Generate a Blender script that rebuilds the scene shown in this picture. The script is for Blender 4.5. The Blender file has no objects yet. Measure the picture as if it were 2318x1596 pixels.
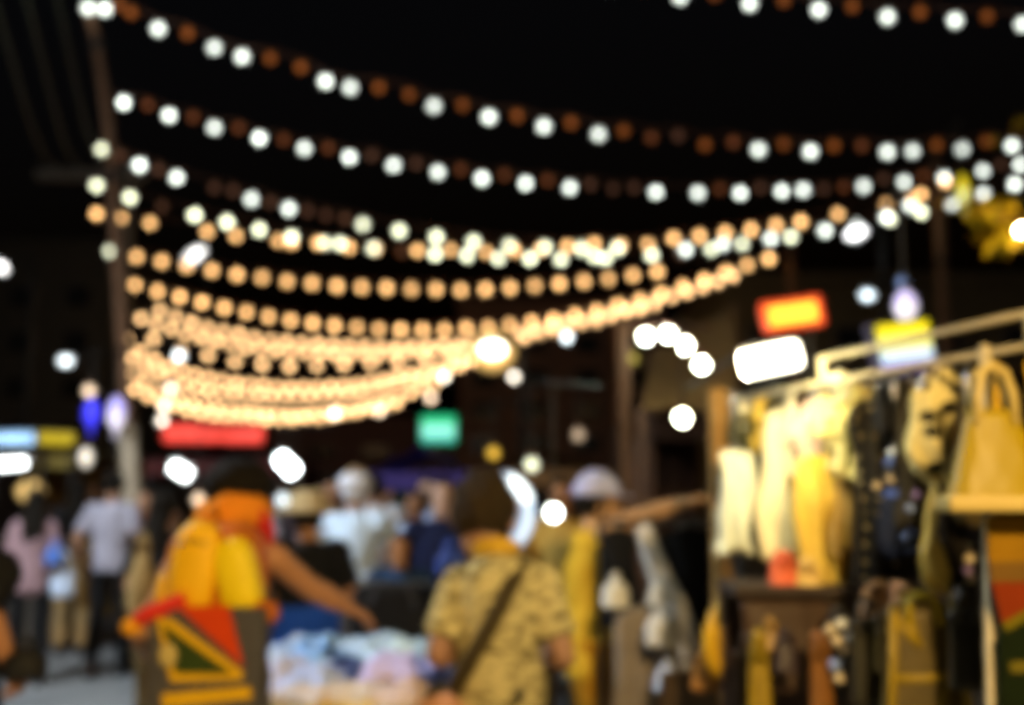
import bpy, bmesh, math, random
import numpy as np
from mathutils import Vector, Matrix, noise as mnoise
random.seed(7)
R = math.radians
SC = bpy.context.scene
COL = SC.collection

# ------------------------------------------------------------------ camera, sky, light, exposure
LENS, SENSOR = 38.0, 36.0
UW, UH = 2318.0, 1596.0                 # units in which distances across the frame were measured
FP = UW * LENS / SENSOR
HOR = 1112.0                            # height of the horizon in those units
CAMZ = 1.6
PITCH = math.atan((HOR - UH / 2) / FP)

cam_d = bpy.data.cameras.new('camera')
cam_d.lens = LENS
cam_d.sensor_width = SENSOR
cam_d.clip_start = 0.05
cam_d.clip_end = 600
cam_d.dof.use_dof = True
cam_d.dof.focus_distance = 0.85
cam_d.dof.aperture_fstop = 2.8
cam_d.dof.aperture_blades = 0
cam = bpy.data.objects.new('camera', cam_d)
COL.objects.link(cam)
cam.location = (0, 0, CAMZ)
cam.rotation_euler = (math.pi / 2 + PITCH, 0, 0)
SC.camera = cam

world = bpy.data.worlds.new('World')
SC.world = world
world.use_nodes = True
wn = world.node_tree
bg = wn.nodes['Background']
sky = wn.nodes.new('ShaderNodeTexSky')
sky.sky_type = 'NISHITA'
sky.sun_disc = False
sky.sun_elevation = R(-4.2)
sky.sun_rotation = R(200)
wn.links.new(sky.outputs[0], bg.inputs[0])
bg.inputs[1].default_value = 0.15

sun_d = bpy.data.lights.new('moonlight', 'SUN')
sun_d.energy = 0.03
sun_d.angle = R(10)
sun_d.color = (1.0, 0.95, 0.88)
sun_o = bpy.data.objects.new('moonlight', sun_d)
COL.objects.link(sun_o)
sun_o.rotation_euler = (R(50), 0, R(-20))

SC.view_settings.view_transform = 'Standard'
SC.view_settings.look = 'None'
SC.view_settings.gamma = 1.0
SC.view_settings.exposure = 0.0
SC.view_settings.use_curve_mapping = False
SC.render.engine = 'CYCLES'
cy = SC.cycles
cy.use_denoising = True
cy.use_adaptive_sampling = False
cy.max_bounces = 4
cy.diffuse_bounces = 2
cy.glossy_bounces = 2
cy.transmission_bounces = 4
cy.transparent_max_bounces = 6
cy.sample_clamp_indirect = 2.0
cy.caustics_reflective = False
cy.caustics_refractive = False
cy.use_light_tree = True
cy.pixel_filter_type = 'BLACKMAN_HARRIS'
cy.filter_width = 6.0

CP, SP = math.cos(PITCH), math.sin(PITCH)


def ray(u, v):
    a = (u - UW / 2) / FP
    b = -(v - UH / 2) / FP
    return Vector((a, CP - SP * b, SP + CP * b))


def at(u, v, d):
    r = ray(u, v)
    return Vector((0, 0, CAMZ)) + r * (d / r.y)


def px(n, d):
    return n * d / FP


# ------------------------------------------------------------------ materials
MATS = {}


def mat(name, color, rough=0.85, var=0.25, scale=14.0, bump=0.0, metal=0.0, sheen=0.0, spec=0.3):
    if name in MATS:
        return MATS[name]
    m = bpy.data.materials.new(name)
    m.use_nodes = True
    nt = m.node_tree
    b = nt.nodes['Principled BSDF']
    b.inputs['Roughness'].default_value = rough
    b.inputs['Metallic'].default_value = metal
    b.inputs['Specular IOR Level'].default_value = spec if rough < 0.8 else min(spec, 0.08)
    if sheen:
        b.inputs['Sheen Weight'].default_value = sheen
    tc = nt.nodes.new('ShaderNodeTexCoord')
    n = nt.nodes.new('ShaderNodeTexNoise')
    n.inputs['Scale'].default_value = scale
    n.inputs['Detail'].default_value = 4
    nt.links.new(tc.outputs['Object'], n.inputs['Vector'])
    mix = nt.nodes.new('ShaderNodeMix')
    mix.data_type = 'RGBA'
    c = color
    mix.inputs[6].default_value = (c[0] * (1 - var), c[1] * (1 - var), c[2] * (1 - var), 1)
    mix.inputs[7].default_value = (min(1, c[0] * (1 + var)), min(1, c[1] * (1 + var)), min(1, c[2] * (1 + var)), 1)
    nt.links.new(n.outputs['Fac'], mix.inputs[0])
    nt.links.new(mix.outputs[2], b.inputs['Base Color'])
    if bump:
        bp = nt.nodes.new('ShaderNodeBump')
        bp.inputs['Strength'].default_value = bump
        bp.inputs['Distance'].default_value = 0.01
        n2 = nt.nodes.new('ShaderNodeTexNoise')
        n2.inputs['Scale'].default_value = scale * 5
        nt.links.new(tc.outputs['Object'], n2.inputs['Vector'])
        nt.links.new(n2.outputs['Fac'], bp.inputs['Height'])
        nt.links.new(bp.outputs['Normal'], b.inputs['Normal'])
    MATS[name] = m
    return m


def spots(name, base, spot, scale=16.0, thr=0.32, rough=0.85):
    """cloth printed with round spots"""
    if name in MATS:
        return MATS[name]
    m = mat(name, base, rough)
    nt = m.node_tree
    b = nt.nodes['Principled BSDF']
    src = b.inputs['Base Color'].links[0].from_socket
    tc = [n for n in nt.nodes if n.type == 'TEX_COORD'][0]
    vo = nt.nodes.new('ShaderNodeTexVoronoi')
    vo.inputs['Scale'].default_value = scale
    vo.inputs['Randomness'].default_value = 0.6
    vo.voronoi_dimensions = '2D'
    sx = nt.nodes.new('ShaderNodeSeparateXYZ')
    cx = nt.nodes.new('ShaderNodeCombineXYZ')
    nt.links.new(tc.outputs['Object'], sx.inputs[0])
    nt.links.new(sx.outputs[0], cx.inputs[0])
    nt.links.new(sx.outputs[2], cx.inputs[1])
    nt.links.new(cx.outputs[0], vo.inputs['Vector'])
    ra = nt.nodes.new('ShaderNodeValToRGB')
    ra.color_ramp.elements[0].position = thr - 0.03
    ra.color_ramp.elements[0].color = (1, 1, 1, 1)
    ra.color_ramp.elements[1].position = thr + 0.03
    ra.color_ramp.elements[1].color = (0, 0, 0, 1)
    nt.links.new(vo.outputs['Distance'], ra.inputs[0])
    mx = nt.nodes.new('ShaderNodeMix')
    mx.data_type = 'RGBA'
    nt.links.new(ra.outputs[0], mx.inputs[0])
    nt.links.new(src, mx.inputs[6])
    mx.inputs[7].default_value = (*spot, 1)
    nt.links.new(mx.outputs[2], b.inputs['Base Color'])
    return m


def emit(name, color, strength, vary=0.0):
    if name in MATS:
        return MATS[name]
    m = bpy.data.materials.new(name)
    m.use_nodes = True
    nt = m.node_tree
    b = nt.nodes['Principled BSDF']
    b.inputs['Base Color'].default_value = (*[min(0.8, c * 0.8) for c in color], 1)
    b.inputs['Roughness'].default_value = 0.4
    b.inputs['Emission Color'].default_value = (*color, 1)
    b.inputs['Emission Strength'].default_value = strength
    if vary:
        oi = nt.nodes.new('ShaderNodeObjectInfo')
        mr = nt.nodes.new('ShaderNodeMapRange')
        mr.inputs['To Min'].default_value = strength * (1 - vary)
        mr.inputs['To Max'].default_value = strength * (1 + vary)
        nt.links.new(oi.outputs['Random'], mr.inputs['Value'])
        nt.links.new(mr.outputs[0], b.inputs['Emission Strength'])
    MATS[name] = m
    return m


SKIN = mat('skin', (0.36, 0.19, 0.11), 0.55, 0.12, 9)
SKIN_TAN = mat('skin_tan', (0.42, 0.20, 0.09), 0.55, 0.12, 9)
SKIN_PALE = mat('skin_pale', (0.52, 0.33, 0.25), 0.55, 0.1, 9)
HAIR = mat('hair_black', (0.010, 0.008, 0.006), 0.85, 0.4, 60, 0.4, 0, 0, 0.1)
HAIR_BROWN = mat('hair_brown', (0.030, 0.019, 0.008), 0.8, 0.4, 60, 0.4)
EYE = mat('eye_dark', (0.02, 0.015, 0.01), 0.2, 0.1)
SHOE = mat('shoe_black', (0.02, 0.02, 0.02), 0.6, 0.2)
DARK_METAL = mat('dark_metal', (0.03, 0.03, 0.03), 0.5, 0.3, 8, 0, 0.6)
STEEL = mat('steel', (0.45, 0.44, 0.42), 0.35, 0.15, 8, 0, 0.9)
CABLE = mat('black_cable', (0.02, 0.017, 0.014), 0.6, 0.2)
SOCKET = mat('brown_socket', (0.10, 0.045, 0.02), 0.5, 0.2)
WOODPALE = mat('pale_wood', (0.55, 0.47, 0.27), 0.6, 0.2, 12, 0.2)
WOODBROWN = mat('brown_wood', (0.085, 0.04, 0.018), 0.6, 0.35, 7, 0.3)
CONCRETE = mat('concrete', (0.30, 0.28, 0.25), 0.9, 0.25, 4, 0.3)


# ------------------------------------------------------------------ mesh helpers
def link(o):
    COL.objects.link(o)
    return o


def tag(o, label, cat, group=None, kind=None):
    if label:
        o['label'] = label
    if cat:
        o['category'] = cat
    if group:
        o['group'] = group
    if kind:
        o['kind'] = kind
    return o


def thing(name, label, cat, loc=(0, 0, 0), rotz=0.0, group=None):
    o = link(bpy.data.objects.new(name, None))
    o.empty_display_size = 0.1
    o.location = loc
    o.rotation_euler = (0, 0, rotz)
    return tag(o, label, cat, group)


def obj(name, bm, material, parent=None, smooth=False):
    me = bpy.data.meshes.new(name)
    if isinstance(bm, bmesh.types.BMesh):
        bmesh.ops.recalc_face_normals(bm, faces=bm.faces[:])
        bm.to_mesh(me)
        bm.free()
    else:
        me = bm
    if smooth:
        for p in me.polygons:
            p.use_smooth = True
    if material is not None:
        me.materials.clear()
        me.materials.append(material)
    o = link(bpy.data.objects.new(name, me))
    if parent is not None:
        o.parent = parent
    return o


def box(bm, c, s, rot=None, bev=0.0):
    r = bmesh.ops.create_cube(bm, size=1.0)
    vs = r['verts']
    M = Matrix.Translation(Vector(c)) @ (rot.to_4x4() if rot is not None else Matrix.Identity(4)) @ Matrix.Diagonal((*s, 1))
    bmesh.ops.transform(bm, matrix=M, verts=vs)
    if bev > 0:
        es = list({e for v in vs for e in v.link_edges})
        bmesh.ops.bevel(bm, geom=es, offset=bev, segments=2, affect='EDGES', profile=0.6)


def tube(bm, pts, rads, seg=10, fwd=Vector((0, 1, 0)), caps=True):
    """swept elliptical tube; rads: scalar or (across, along fwd)"""
    pts = [Vector(p) for p in pts]
    n = len(pts)
    rr = [(r, r) if not isinstance(r, (tuple, list)) else r for r in (rads if isinstance(rads, (list,)) else [rads] * n)]
    rings = []
    prev = None
    for i in range(n):
        t = (pts[min(i + 1, n - 1)] - pts[max(i - 1, 0)])
        if t.length < 1e-9:
            t = Vector((0, 0, 1))
        t.normalize()
        f = Vector(fwd) if prev is None else prev
        f = f - t * f.dot(t)
        if f.length < 1e-3:
            f = Vector((1, 0, 0)) - t * t.x
            if f.length < 1e-3:
                f = Vector((0, 1, 0))
        f.normalize()
        prev = f
        s = t.cross(f)
        rings.append([bm.verts.new(pts[i] + s * (math.cos(2 * math.pi * k / seg) * rr[i][0]) + f * (math.sin(2 * math.pi * k / seg) * rr[i][1])) for k in range(seg)])
    for a, b in zip(rings, rings[1:]):
        for k in range(seg):
            bm.faces.new((a[k], a[(k + 1) % seg], b[(k + 1) % seg], b[k]))
    if caps:
        for ring, p, sgn in ((rings[0], pts[0], -1), (rings[-1], pts[-1], 1)):
            i = 0 if sgn < 0 else n - 1
            t = (pts[1] - pts[0]) if sgn < 0 else (pts[-1] - pts[-2])
            t.normalize()
            tip = bm.verts.new(p + t * sgn * min(rr[i]) * 0.55)
            for k in range(seg):
                bm.faces.new((ring[k], ring[(k + 1) % seg], tip))
    return rings


def limb(bm, pts, rads, seg=10, fwd=Vector((0, 1, 0))):
    """tube with a subdivided, rounded course through its joints"""
    P = [Vector(p) for p in pts]
    out, ro = [], []
    n = len(P)
    for i in range(n - 1):
        p0, p1, p2, p3 = P[max(i - 1, 0)], P[i], P[i + 1], P[min(i + 2, n - 1)]
        r1 = rads[i] if isinstance(rads[i], tuple) else (rads[i], rads[i])
        r2 = rads[i + 1] if isinstance(rads[i + 1], tuple) else (rads[i + 1], rads[i + 1])
        for k in range(5):
            t = k / 5
            q = 0.5 * ((2 * p1) + (p2 - p0) * t + (2 * p0 - 5 * p1 + 4 * p2 - p3) * t * t + (-p0 + 3 * p1 - 3 * p2 + p3) * t ** 3)
            lin = p1.lerp(p2, t)
            out.append(q.lerp(lin, 0.35))
            s = t * t * (3 - 2 * t)
            ro.append((r1[0] * (1 - s) + r2[0] * s, r1[1] * (1 - s) + r2[1] * s))
    out.append(P[-1])
    ro.append(rads[-1] if isinstance(rads[-1], tuple) else (rads[-1], rads[-1]))
    tube(bm, out, ro, seg, fwd)


def ball(bm, c, s, seg=14, rings=10, rot=None):
    r = bmesh.ops.create_uvsphere(bm, u_segments=seg, v_segments=rings, radius=1.0)
    if not isinstance(s, (tuple, list)):
        s = (s, s, s)
    M = Matrix.Translation(Vector(c)) @ (rot.to_4x4() if rot is not None else Matrix.Identity(4)) @ Matrix.Diagonal((*s, 1))
    bmesh.ops.transform(bm, matrix=M, verts=r['verts'])
    return r['verts']


def lathe(bm, prof, seg=14, c=(0, 0, 0), axis=None):
    c = Vector(c)
    rings = []
    for r, z in prof:
        rings.append([bm.verts.new((c.x + r * math.cos(2 * math.pi * k / seg), c.y + r * math.sin(2 * math.pi * k / seg), c.z + z)) for k in range(seg)])
    for a, b in zip(rings, rings[1:]):
        for k in range(seg):
            bm.faces.new((a[k], a[(k + 1) % seg], b[(k + 1) % seg], b[k]))
    bm.faces.new(rings[0][::-1])
    bm.faces.new(rings[-1])


def bars(*segs, r=0.02, seg=8):
    bm = bmesh.new()
    for a, b in segs:
        tube(bm, [a, b], [r, r], seg)
    return bm


def boxes(*lst):
    bm = bmesh.new()
    for it in lst:
        box(bm, *it)
    return bm


def remesh(bm, voxel, smooth=3, fold=0.0, foldscale=9.0, seed=0):
    me = bpy.data.meshes.new('tmp')
    bmesh.ops.recalc_face_normals(bm, faces=bm.faces[:])
    bm.to_mesh(me)
    bm.free()
    o = bpy.data.objects.new('tmp', me)
    COL.objects.link(o)
    md = o.modifiers.new('r', 'REMESH')
    md.mode = 'VOXEL'
    md.voxel_size = voxel
    sm = o.modifiers.new('s', 'SMOOTH')
    sm.factor = 0.5
    sm.iterations = smooth
    dg = bpy.context.evaluated_depsgraph_get()
    out = bpy.data.meshes.new_from_object(o.evaluated_get(dg))
    bpy.data.objects.remove(o)
    bpy.data.meshes.remove(me)
    if fold:
        n = len(out.vertices)
        co = np.empty(n * 3)
        out.vertices.foreach_get('co', co)
        no = np.empty(n * 3)
        out.vertices.foreach_get('normal', no)
        co = co.reshape(-1, 3)
        no = no.reshape(-1, 3)
        k = foldscale
        d = (np.sin(co[:, 0] * k * 2.3 + co[:, 2] * k * 1.1 + seed) * np.sin(co[:, 2] * k * 1.9 - co[:, 1] * k * 1.3 + seed * 2)
             + 0.6 * np.sin(co[:, 0] * k * 4.1 - co[:, 2] * k * 3.3 + co[:, 1] * k * 2.7 + seed * 3))
        co += no * (d * fold)[:, None]
        out.vertices.foreach_set('co', co.ravel())
        out.update()
    for p in out.polygons:
        p.use_smooth = True
    return out


# ------------------------------------------------------------------ people
BASE = dict(
    an_l=(-0.10, 0, 0.07), an_r=(0.10, 0, 0.07), kn_l=(-0.10, 0.02, 0.46), kn_r=(0.10, 0.02, 0.46),
    hp_l=(-0.09, 0, 0.86), hp_r=(0.09, 0, 0.86), pelvis=(0, 0, 0.93), waist=(0, 0, 1.05), chest=(0, 0.0, 1.22),
    sho=(0, -0.005, 1.36), neck=(0, 0.0, 1.42), head=(0, 0.025, 1.545),
    sh_l=(-0.175, 0, 1.345), sh_r=(0.175, 0, 1.345), el_l=(-0.235, -0.03, 1.08), el_r=(0.235, -0.03, 1.08),
    wr_l=(-0.24, 0.07, 0.85), wr_r=(0.24, 0.07, 0.85))


def hand(bm, wrist, d, n, side, curl=0.5, k=1.0):
    """palm, four unequal fingers with two bends and a thumb from the side of the palm"""
    d = d.normalized()
    n = (n - d * n.dot(d)).normalized()
    s = d.cross(n).normalized() * side
    pc = wrist + d * 0.048 * k
    limb(bm, [wrist - d * 0.01, wrist + d * 0.03 * k, wrist + d * 0.085 * k], [(0.026 * k, 0.019 * k), (0.038 * k, 0.016 * k), (0.040 * k, 0.014 * k)], 10, n)
    for i, (off, ln) in enumerate(((-0.030, 0.062), (-0.010, 0.075), (0.010, 0.082), (0.030, 0.072))):
        b0 = wrist + d * 0.080 * k - s * off * k
        a1, a2 = curl * 0.8, curl * 1.9
        p1 = b0 + (d * math.cos(a1) + n * math.sin(a1)) * ln * 0.5 * k
        p2 = p1 + (d * math.cos(a2) + n * math.sin(a2)) * ln * 0.5 * k
        tube(bm, [b0 - d * 0.01, p1, p2], [0.0095 * k, 0.009 * k, 0.0075 * k], 8, n)
    t0 = wrist + d * 0.025 * k - s * 0.030 * k
    t1 = t0 + (d * 0.6 - s * 0.7 + n * 0.3).normalized() * 0.035 * k
    t2 = t1 + (d * 0.85 - s * 0.2 + n * 0.4).normalized() * 0.032 * k
    tube(bm, [t0, t1, t2], [0.012 * k, 0.0105 * k, 0.008 * k], 8, n)


def person(label, loc, heading=0.0, height=1.65, J=None, skin=SKIN, top=None, sleeve='short', hem=0.90, bottom=None, bkind='trousers',
           hair='short', hairmat=HAIR, headrot=(0, 0, 0), near=False, girth=1.0, cap=None, curl=(0.5, 0.5), palm=(None, None), collar=None,
           topfold=0.004, hs=1.06, group='people in the night market', shoes=True):
    j = {k: Vector(v) for k, v in BASE.items()}
    for k, v in (J or {}).items():
        j[k] = Vector(v)
    root = thing('person', label, 'person', loc, heading, group)
    root.scale = (height / 1.65,) * 3
    vb = 0.0075 if near else 0.012
    vc = 0.011 if near else 0.015
    g = girth
    fw = Vector((0, 1, 0))

    def torso(bm, e, z0=None):
        pts = [j['pelvis'] - Vector((0, 0, 0.09)), j['pelvis'], j['waist'], j['chest'], j['sho'] - Vector((0, 0, 0.015)), j['neck'] + Vector((0, 0, -0.02))]
        rad = [(0.150 * g + e, 0.105 * g + e), (0.160 * g + e, 0.112 * g + e), (0.138 * g + e, 0.100 * g + e), (0.160 * g + e, 0.116 * g + e), (0.150 * g + e, 0.082 + e), (0.062 + e, 0.062 + e)]
        limb(bm, pts, rad, 20, fw)

    hd = j['head']
    hr = Matrix.Rotation(headrot[2], 3, 'Z') @ Matrix.Rotation(headrot[0], 3, 'X') @ Matrix.Rotation(headrot[1], 3, 'Y')

    def hp(x, y, z):
        return hd + hr @ (Vector((x, y, z)) * hs)

    bm = bmesh.new()
    torso(bm, -0.006)
    limb(bm, [j['neck'] - Vector((0, 0, 0.03)), j['neck'].lerp(hp(0, -0.02, -0.05), 0.5), hp(0, -0.015, -0.04)], [0.060, 0.054, 0.055], 12)
    ball(bm, hp(0, -0.008, 0.022), tuple(hs * q_ for q_ in (0.074, 0.092, 0.092)), 18, 14, hr)
    ball(bm, hp(0, 0.022, -0.035), tuple(hs * q_ for q_ in (0.058, 0.066, 0.078)), 16, 12, hr)
    ball(bm, hp(0, 0.062, -0.095), tuple(hs * q_ for q_ in (0.030, 0.026, 0.022)), 10, 8, hr)
    tube(bm, [hp(0, 0.078, 0.020), hp(0, 0.103, -0.022), hp(0, 0.088, -0.032)], [0.009, 0.016, 0.012], 8, hr @ Vector((1, 0, 0)))
    tube(bm, [hp(-0.022, 0.080, -0.062), hp(0.0, 0.090, -0.060), hp(0.022, 0.080, -0.062)], [0.006, 0.011, 0.006], 8, Vector((0, 0, 1)))
    tube(bm, [hp(-0.045, 0.070, 0.030), hp(0, 0.086, 0.033), hp(0.045, 0.070, 0.030)], [0.008, 0.009, 0.008], 8, Vector((0, 0, 1)))
    for s in (-1, 1):
        ball(bm, hp(s * 0.076, -0.008, -0.008), tuple(hs * q_ for q_ in (0.010, 0.020, 0.031)), 10, 8, hr)
    for s, q in ((-1, 'l'), (1, 'r')):
        sh, el, wr = j['sh_' + q], j['el_' + q], j['wr_' + q]
        limb(bm, [sh - Vector((s * 0.05, 0, 0.0)), sh, sh.lerp(el, 0.45), el, el.lerp(wr, 0.35), wr], [0.045, 0.056 * g, 0.050 * g, 0.040, 0.041, 0.026], 12)
        pn = palm[0 if s < 0 else 1]
        pn = Vector(pn) if pn else Vector((-s, 0.25, 0))
        hand(bm, wr, wr - el, pn, -s, curl[0 if s < 0 else 1])
        hpj, kn, an = j['hp_' + q], j['kn_' + q], j['an_' + q]
        limb(bm, [hpj + Vector((0, 0, 0.02)), hpj.lerp(kn, 0.35), kn, kn.lerp(an, 0.35), an], [0.085 * g, 0.078 * g, 0.054, 0.055, 0.036], 12)
        limb(bm, [an + Vector((0, -0.04, -0.03)), an + Vector((0, 0.06, -0.035)), an + Vector((s * 0.01, 0.15, -0.045))], [(0.032, 0.032), (0.040, 0.030), (0.036, 0.018)], 10, Vector((0, 0, 1)))
    obj('body', remesh(bm, vb, 2), skin, root)
    for s in (-1, 1):
        b2 = bmesh.new()
        ball(b2, hp(s * 0.031, 0.072, 0.008), tuple(hs * q_ for q_ in (0.013, 0.010, 0.008)), 10, 8, hr)
        obj('eye', b2, EYE, root, True)

    if top is not None:
        bm = bmesh.new()
        e = 0.013
        z0 = hem
        low = j['pelvis'] + Vector((0, 0, z0 - BASE['pelvis'][2]))
        limb(bm, [low, j['pelvis'] + Vector((0, 0, 0.06)), j['waist'], j['chest'], j['sho'] - Vector((0, 0, 0.018)), j['neck'] + Vector((0, -0.004, -0.016))],
             [(0.168 * g + e, 0.120 * g + e), (0.162 * g + e, 0.118 * g + e), (0.148 * g + e, 0.112 * g + e), (0.163 * g + e, 0.120 * g + e), (0.150 * g + e, 0.086 + e), (0.066 + e, 0.066 + e)], 22, fw)
        for s, q in ((-1, 'l'), (1, 'r')):
            sh, el, wr = j['sh_' + q], j['el_' + q], j['wr_' + q]
            if sleeve == 'long':
                limb(bm, [sh - Vector((s * 0.06, 0, -0.004)), sh, sh.lerp(el, 0.5), el, el.lerp(wr, 0.92)], [0.06, 0.073 * g, 0.066 * g, 0.056, 0.044], 14)
            elif sleeve == 'short':
                limb(bm, [sh - Vector((s * 0.06, 0, -0.004)), sh, sh.lerp(el, 0.35), sh.lerp(el, 0.72)], [0.06, 0.073 * g, 0.071 * g, 0.074 * g], 14)
            else:
                limb(bm, [sh - Vector((s * 0.06, 0, -0.004)), sh - Vector((s * 0.015, 0, 0.0))], [0.055, 0.052], 14)
        obj('top', remesh(bm, vc, 3, topfold, 8.0, random.random() * 6), top, root)
        if collar is not None:
            bm = bmesh.new()
            c = j['neck'] + Vector((0, 0.0, 0.012))
            P = [c + Vector((0.071 * math.sin(a), -0.074 * math.cos(a), 0.020 * math.cos(a))) for a in [2 * math.pi * k / 16 for k in range(17)]]
            tube(bm, P, [(0.012, 0.030)] * 17, 8, Vector((0, 0, 1)), caps=False)
            obj('collar', bm, collar, root, True)
    if bottom is not None:
        bm = bmesh.new()
        e = 0.014
        limb(bm, [j['pelvis'] + Vector((0, 0, 0.07)), j['pelvis'], j['pelvis'] - Vector((0, 0, 0.10))], [(0.150 * g + e, 0.108 * g + e), (0.160 * g + e, 0.114 * g + e), (0.150 * g + e, 0.106 * g + e)], 18, fw)
        if bkind == 'skirt':
            m = (j['an_l'] + j['an_r']) * 0.5
            m.z = 0.30
            limb(bm, [j['pelvis'] - Vector((0, 0, 0.02)), j['pelvis'].lerp(m, 0.4), m], [(0.175, 0.125), (0.20, 0.16), (0.26, 0.22)], 22, fw)
        else:
            for s, q in ((-1, 'l'), (1, 'r')):
                hpj, kn, an = j['hp_' + q], j['kn_' + q], j['an_' + q]
                if bkind == 'shorts':
                    limb(bm, [hpj + Vector((0, 0, 0.03)), hpj.lerp(kn, 0.4), hpj.lerp(kn, 0.85)], [0.095 * g, 0.094 * g, 0.090 * g], 14)
                else:
                    limb(bm, [hpj + Vector((0, 0, 0.03)), hpj.lerp(kn, 0.4), kn, kn.lerp(an, 0.4), an + Vector((0, 0, 0.02))], [0.095 * g, 0.090 * g, 0.070, 0.068, 0.060], 14)
        obj({'skirt': 'skirt', 'shorts': 'shorts'}.get(bkind, 'trousers'), remesh(bm, vc, 3, 0.004, 7.0, random.random() * 6), bottom, root)
    if shoes:
        for s, q in ((-1, 'l'), (1, 'r')):
            an = j['an_' + q]
            bm = bmesh.new()
            limb(bm, [an + Vector((0, -0.055, -0.032)), an + Vector((0, 0.02, -0.025)), an + Vector((0, 0.09, -0.035)), an + Vector((s * 0.01, 0.175, -0.048))], [(0.036, 0.038), (0.045, 0.044), (0.048, 0.034), (0.038, 0.022)], 12, Vector((0, 0, 1)))
            obj('shoe', bm, SHOE, root, True)
    # hair: a shell over the skull that leaves the face free
    if hair:
        bm = bmesh.new()
        vs = ball(bm, (0, 0, 0), (1, 1, 1), 26, 20)
        for v in vs:
            x, y, z = v.co
            k = 1 + 0.05 * math.sin(9 * x + 7 * z) + 0.03 * math.sin(17 * y - 5 * x)
            X, Y, Z = x * 0.087 * k, y * 0.104 * k - 0.012, z * 0.104 * k + 0.026
            if y > 0.30 and z < 0.50:
                Y = min(Y, 0.030)
                Z = max(Z, -0.02)
            if z < -0.55 and hair == 'short':
                Z = max(Z, -0.058)
            v.co = hp(X, Y, Z)
        if hair == 'long':
            limb(bm, [hp(0, -0.055, 0.0), hp(0, -0.085, -0.10), hp(0, -0.105, -0.22), hp(0, -0.10, -0.36)], [(0.085, 0.055), (0.098, 0.048), (0.100, 0.036), (0.060, 0.018)], 16, fw)
        if hair == 'bun':
            ball(bm, hp(0, -0.095, 0.065), (0.048 * hs, 0.045 * hs, 0.045 * hs), 12, 10)
        if hair == 'full':
            ball(bm, hp(0, -0.02, 0.055), (0.108 * hs, 0.112 * hs, 0.088 * hs), 16, 12)
        obj('hair', remesh(bm, 0.010, 2), hairmat, root)
    if cap is not None:
        bm = bmesh.new()
        vs = ball(bm, (0, 0, 0), (1, 1, 1), 22, 16)
        for v in vs:
            x, y, z = v.co
            v.co = hp(x * 0.098, y * 0.115 - 0.008, max(z, -0.05) * 0.112 + 0.048)
        c = obj('cap', bm, cap, root, True)
        bm = bmesh.new()
        vs = ball(bm, (0, 0, 0), (1, 1, 1), 18, 8)
        for v in vs:
            x, y, z = v.co
            v.co = hp(x * 0.080, 0.085 + y * 0.085, z * 0.008 + 0.046 - 0.12 * max(0, y) * 0.1)
        obj('brim', bm, cap, c, True)
    return root


# ------------------------------------------------------------------ ground and road
def asphalt(name, c0, c1, sc):
    m = mat(name, c0, 0.75, 0.3, sc, 0.5)
    nt = m.node_tree
    b = nt.nodes['Principled BSDF']
    src = b.inputs['Base Color'].links[0].from_socket
    tc = [n for n in nt.nodes if n.type == 'TEX_COORD'][0]
    n = nt.nodes.new('ShaderNodeTexNoise')
    n.inputs['Scale'].default_value = 0.8
    n.inputs['Detail'].default_value = 5
    nt.links.new(tc.outputs['Object'], n.inputs['Vector'])
    ra = nt.nodes.new('ShaderNodeValToRGB')
    ra.color_ramp.elements[0].position = 0.45
    ra.color_ramp.elements[1].position = 0.62
    nt.links.new(n.outputs['Fac'], ra.inputs[0])
    mx = nt.nodes.new('ShaderNodeMix')
    mx.data_type = 'RGBA'
    nt.links.new(ra.outputs[0], mx.inputs[0])
    nt.links.new(src, mx.inputs[6])
    mx.inputs[7].default_value = (*c1, 1)
    nt.links.new(mx.outputs[2], b.inputs['Base Color'])
    return m


bm = bmesh.new()
box(bm, (0, 150, -0.15), (600, 500, 0.3))
tag(obj('ground', bm, mat('packed_earth', (0.10, 0.085, 0.065), 0.9, 0.3, 2, 0.3)), None, None, kind='structure')
bm = bmesh.new()
vs = [bm.verts.new(p) for p in ((-7.5, -6, 0.004), (3.2, -6, 0.004), (1.5, 40, 0.004), (-2, 80, 0.004), (-40, 80, 0.004), (-14, 40, 0.004))]
bm.faces.new(vs)
tag(obj('road', bm, asphalt('asphalt', (0.16, 0.165, 0.17), (0.23, 0.235, 0.235), 30)), None, None, kind='structure')

# ------------------------------------------------------------------ poles
POLE_BROWN = mat('weathered_pole', (0.22, 0.12, 0.07), 0.8, 0.35, 6, 0.4)


def pole(label, base, top, r0=0.07, r1=0.045, m=POLE_BROWN, bands=True, group='light poles of the street'):
    base, top = Vector(base), Vector(top)
    t = thing('light_pole', label, 'pole', base, 0, group)
    bm = bmesh.new()
    n = 7
    tube(bm, [Vector((0, 0, 0)).lerp(top - base, k / n) for k in range(n + 1)], [r0 + (r1 - r0) * k / n for k in range(n + 1)], 12, caps=True)
    obj('shaft', bm, m, t, True)
    if bands:
        for f in (0.45, 0.72, 0.97):
            p = (top - base) * f
            bm = bmesh.new()
            lathe(bm, [(r0 * 1.05, -0.05), (r0 * 1.15, -0.03), (r0 * 1.15, 0.03), (r0 * 1.05, 0.05)], 12, p)
            obj('clamp', bm, DARK_METAL, t, True)
    return t


def gnd(u, d):
    p = at(u, HOR, d)
    return Vector((p.x, p.y, 0.0))


# ------------------------------------------------------------------ festoon strings
def coc(d):
    return FP * (LENS / 1000 / 2.8) * (1 / 0.85 - 1 / d)


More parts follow.
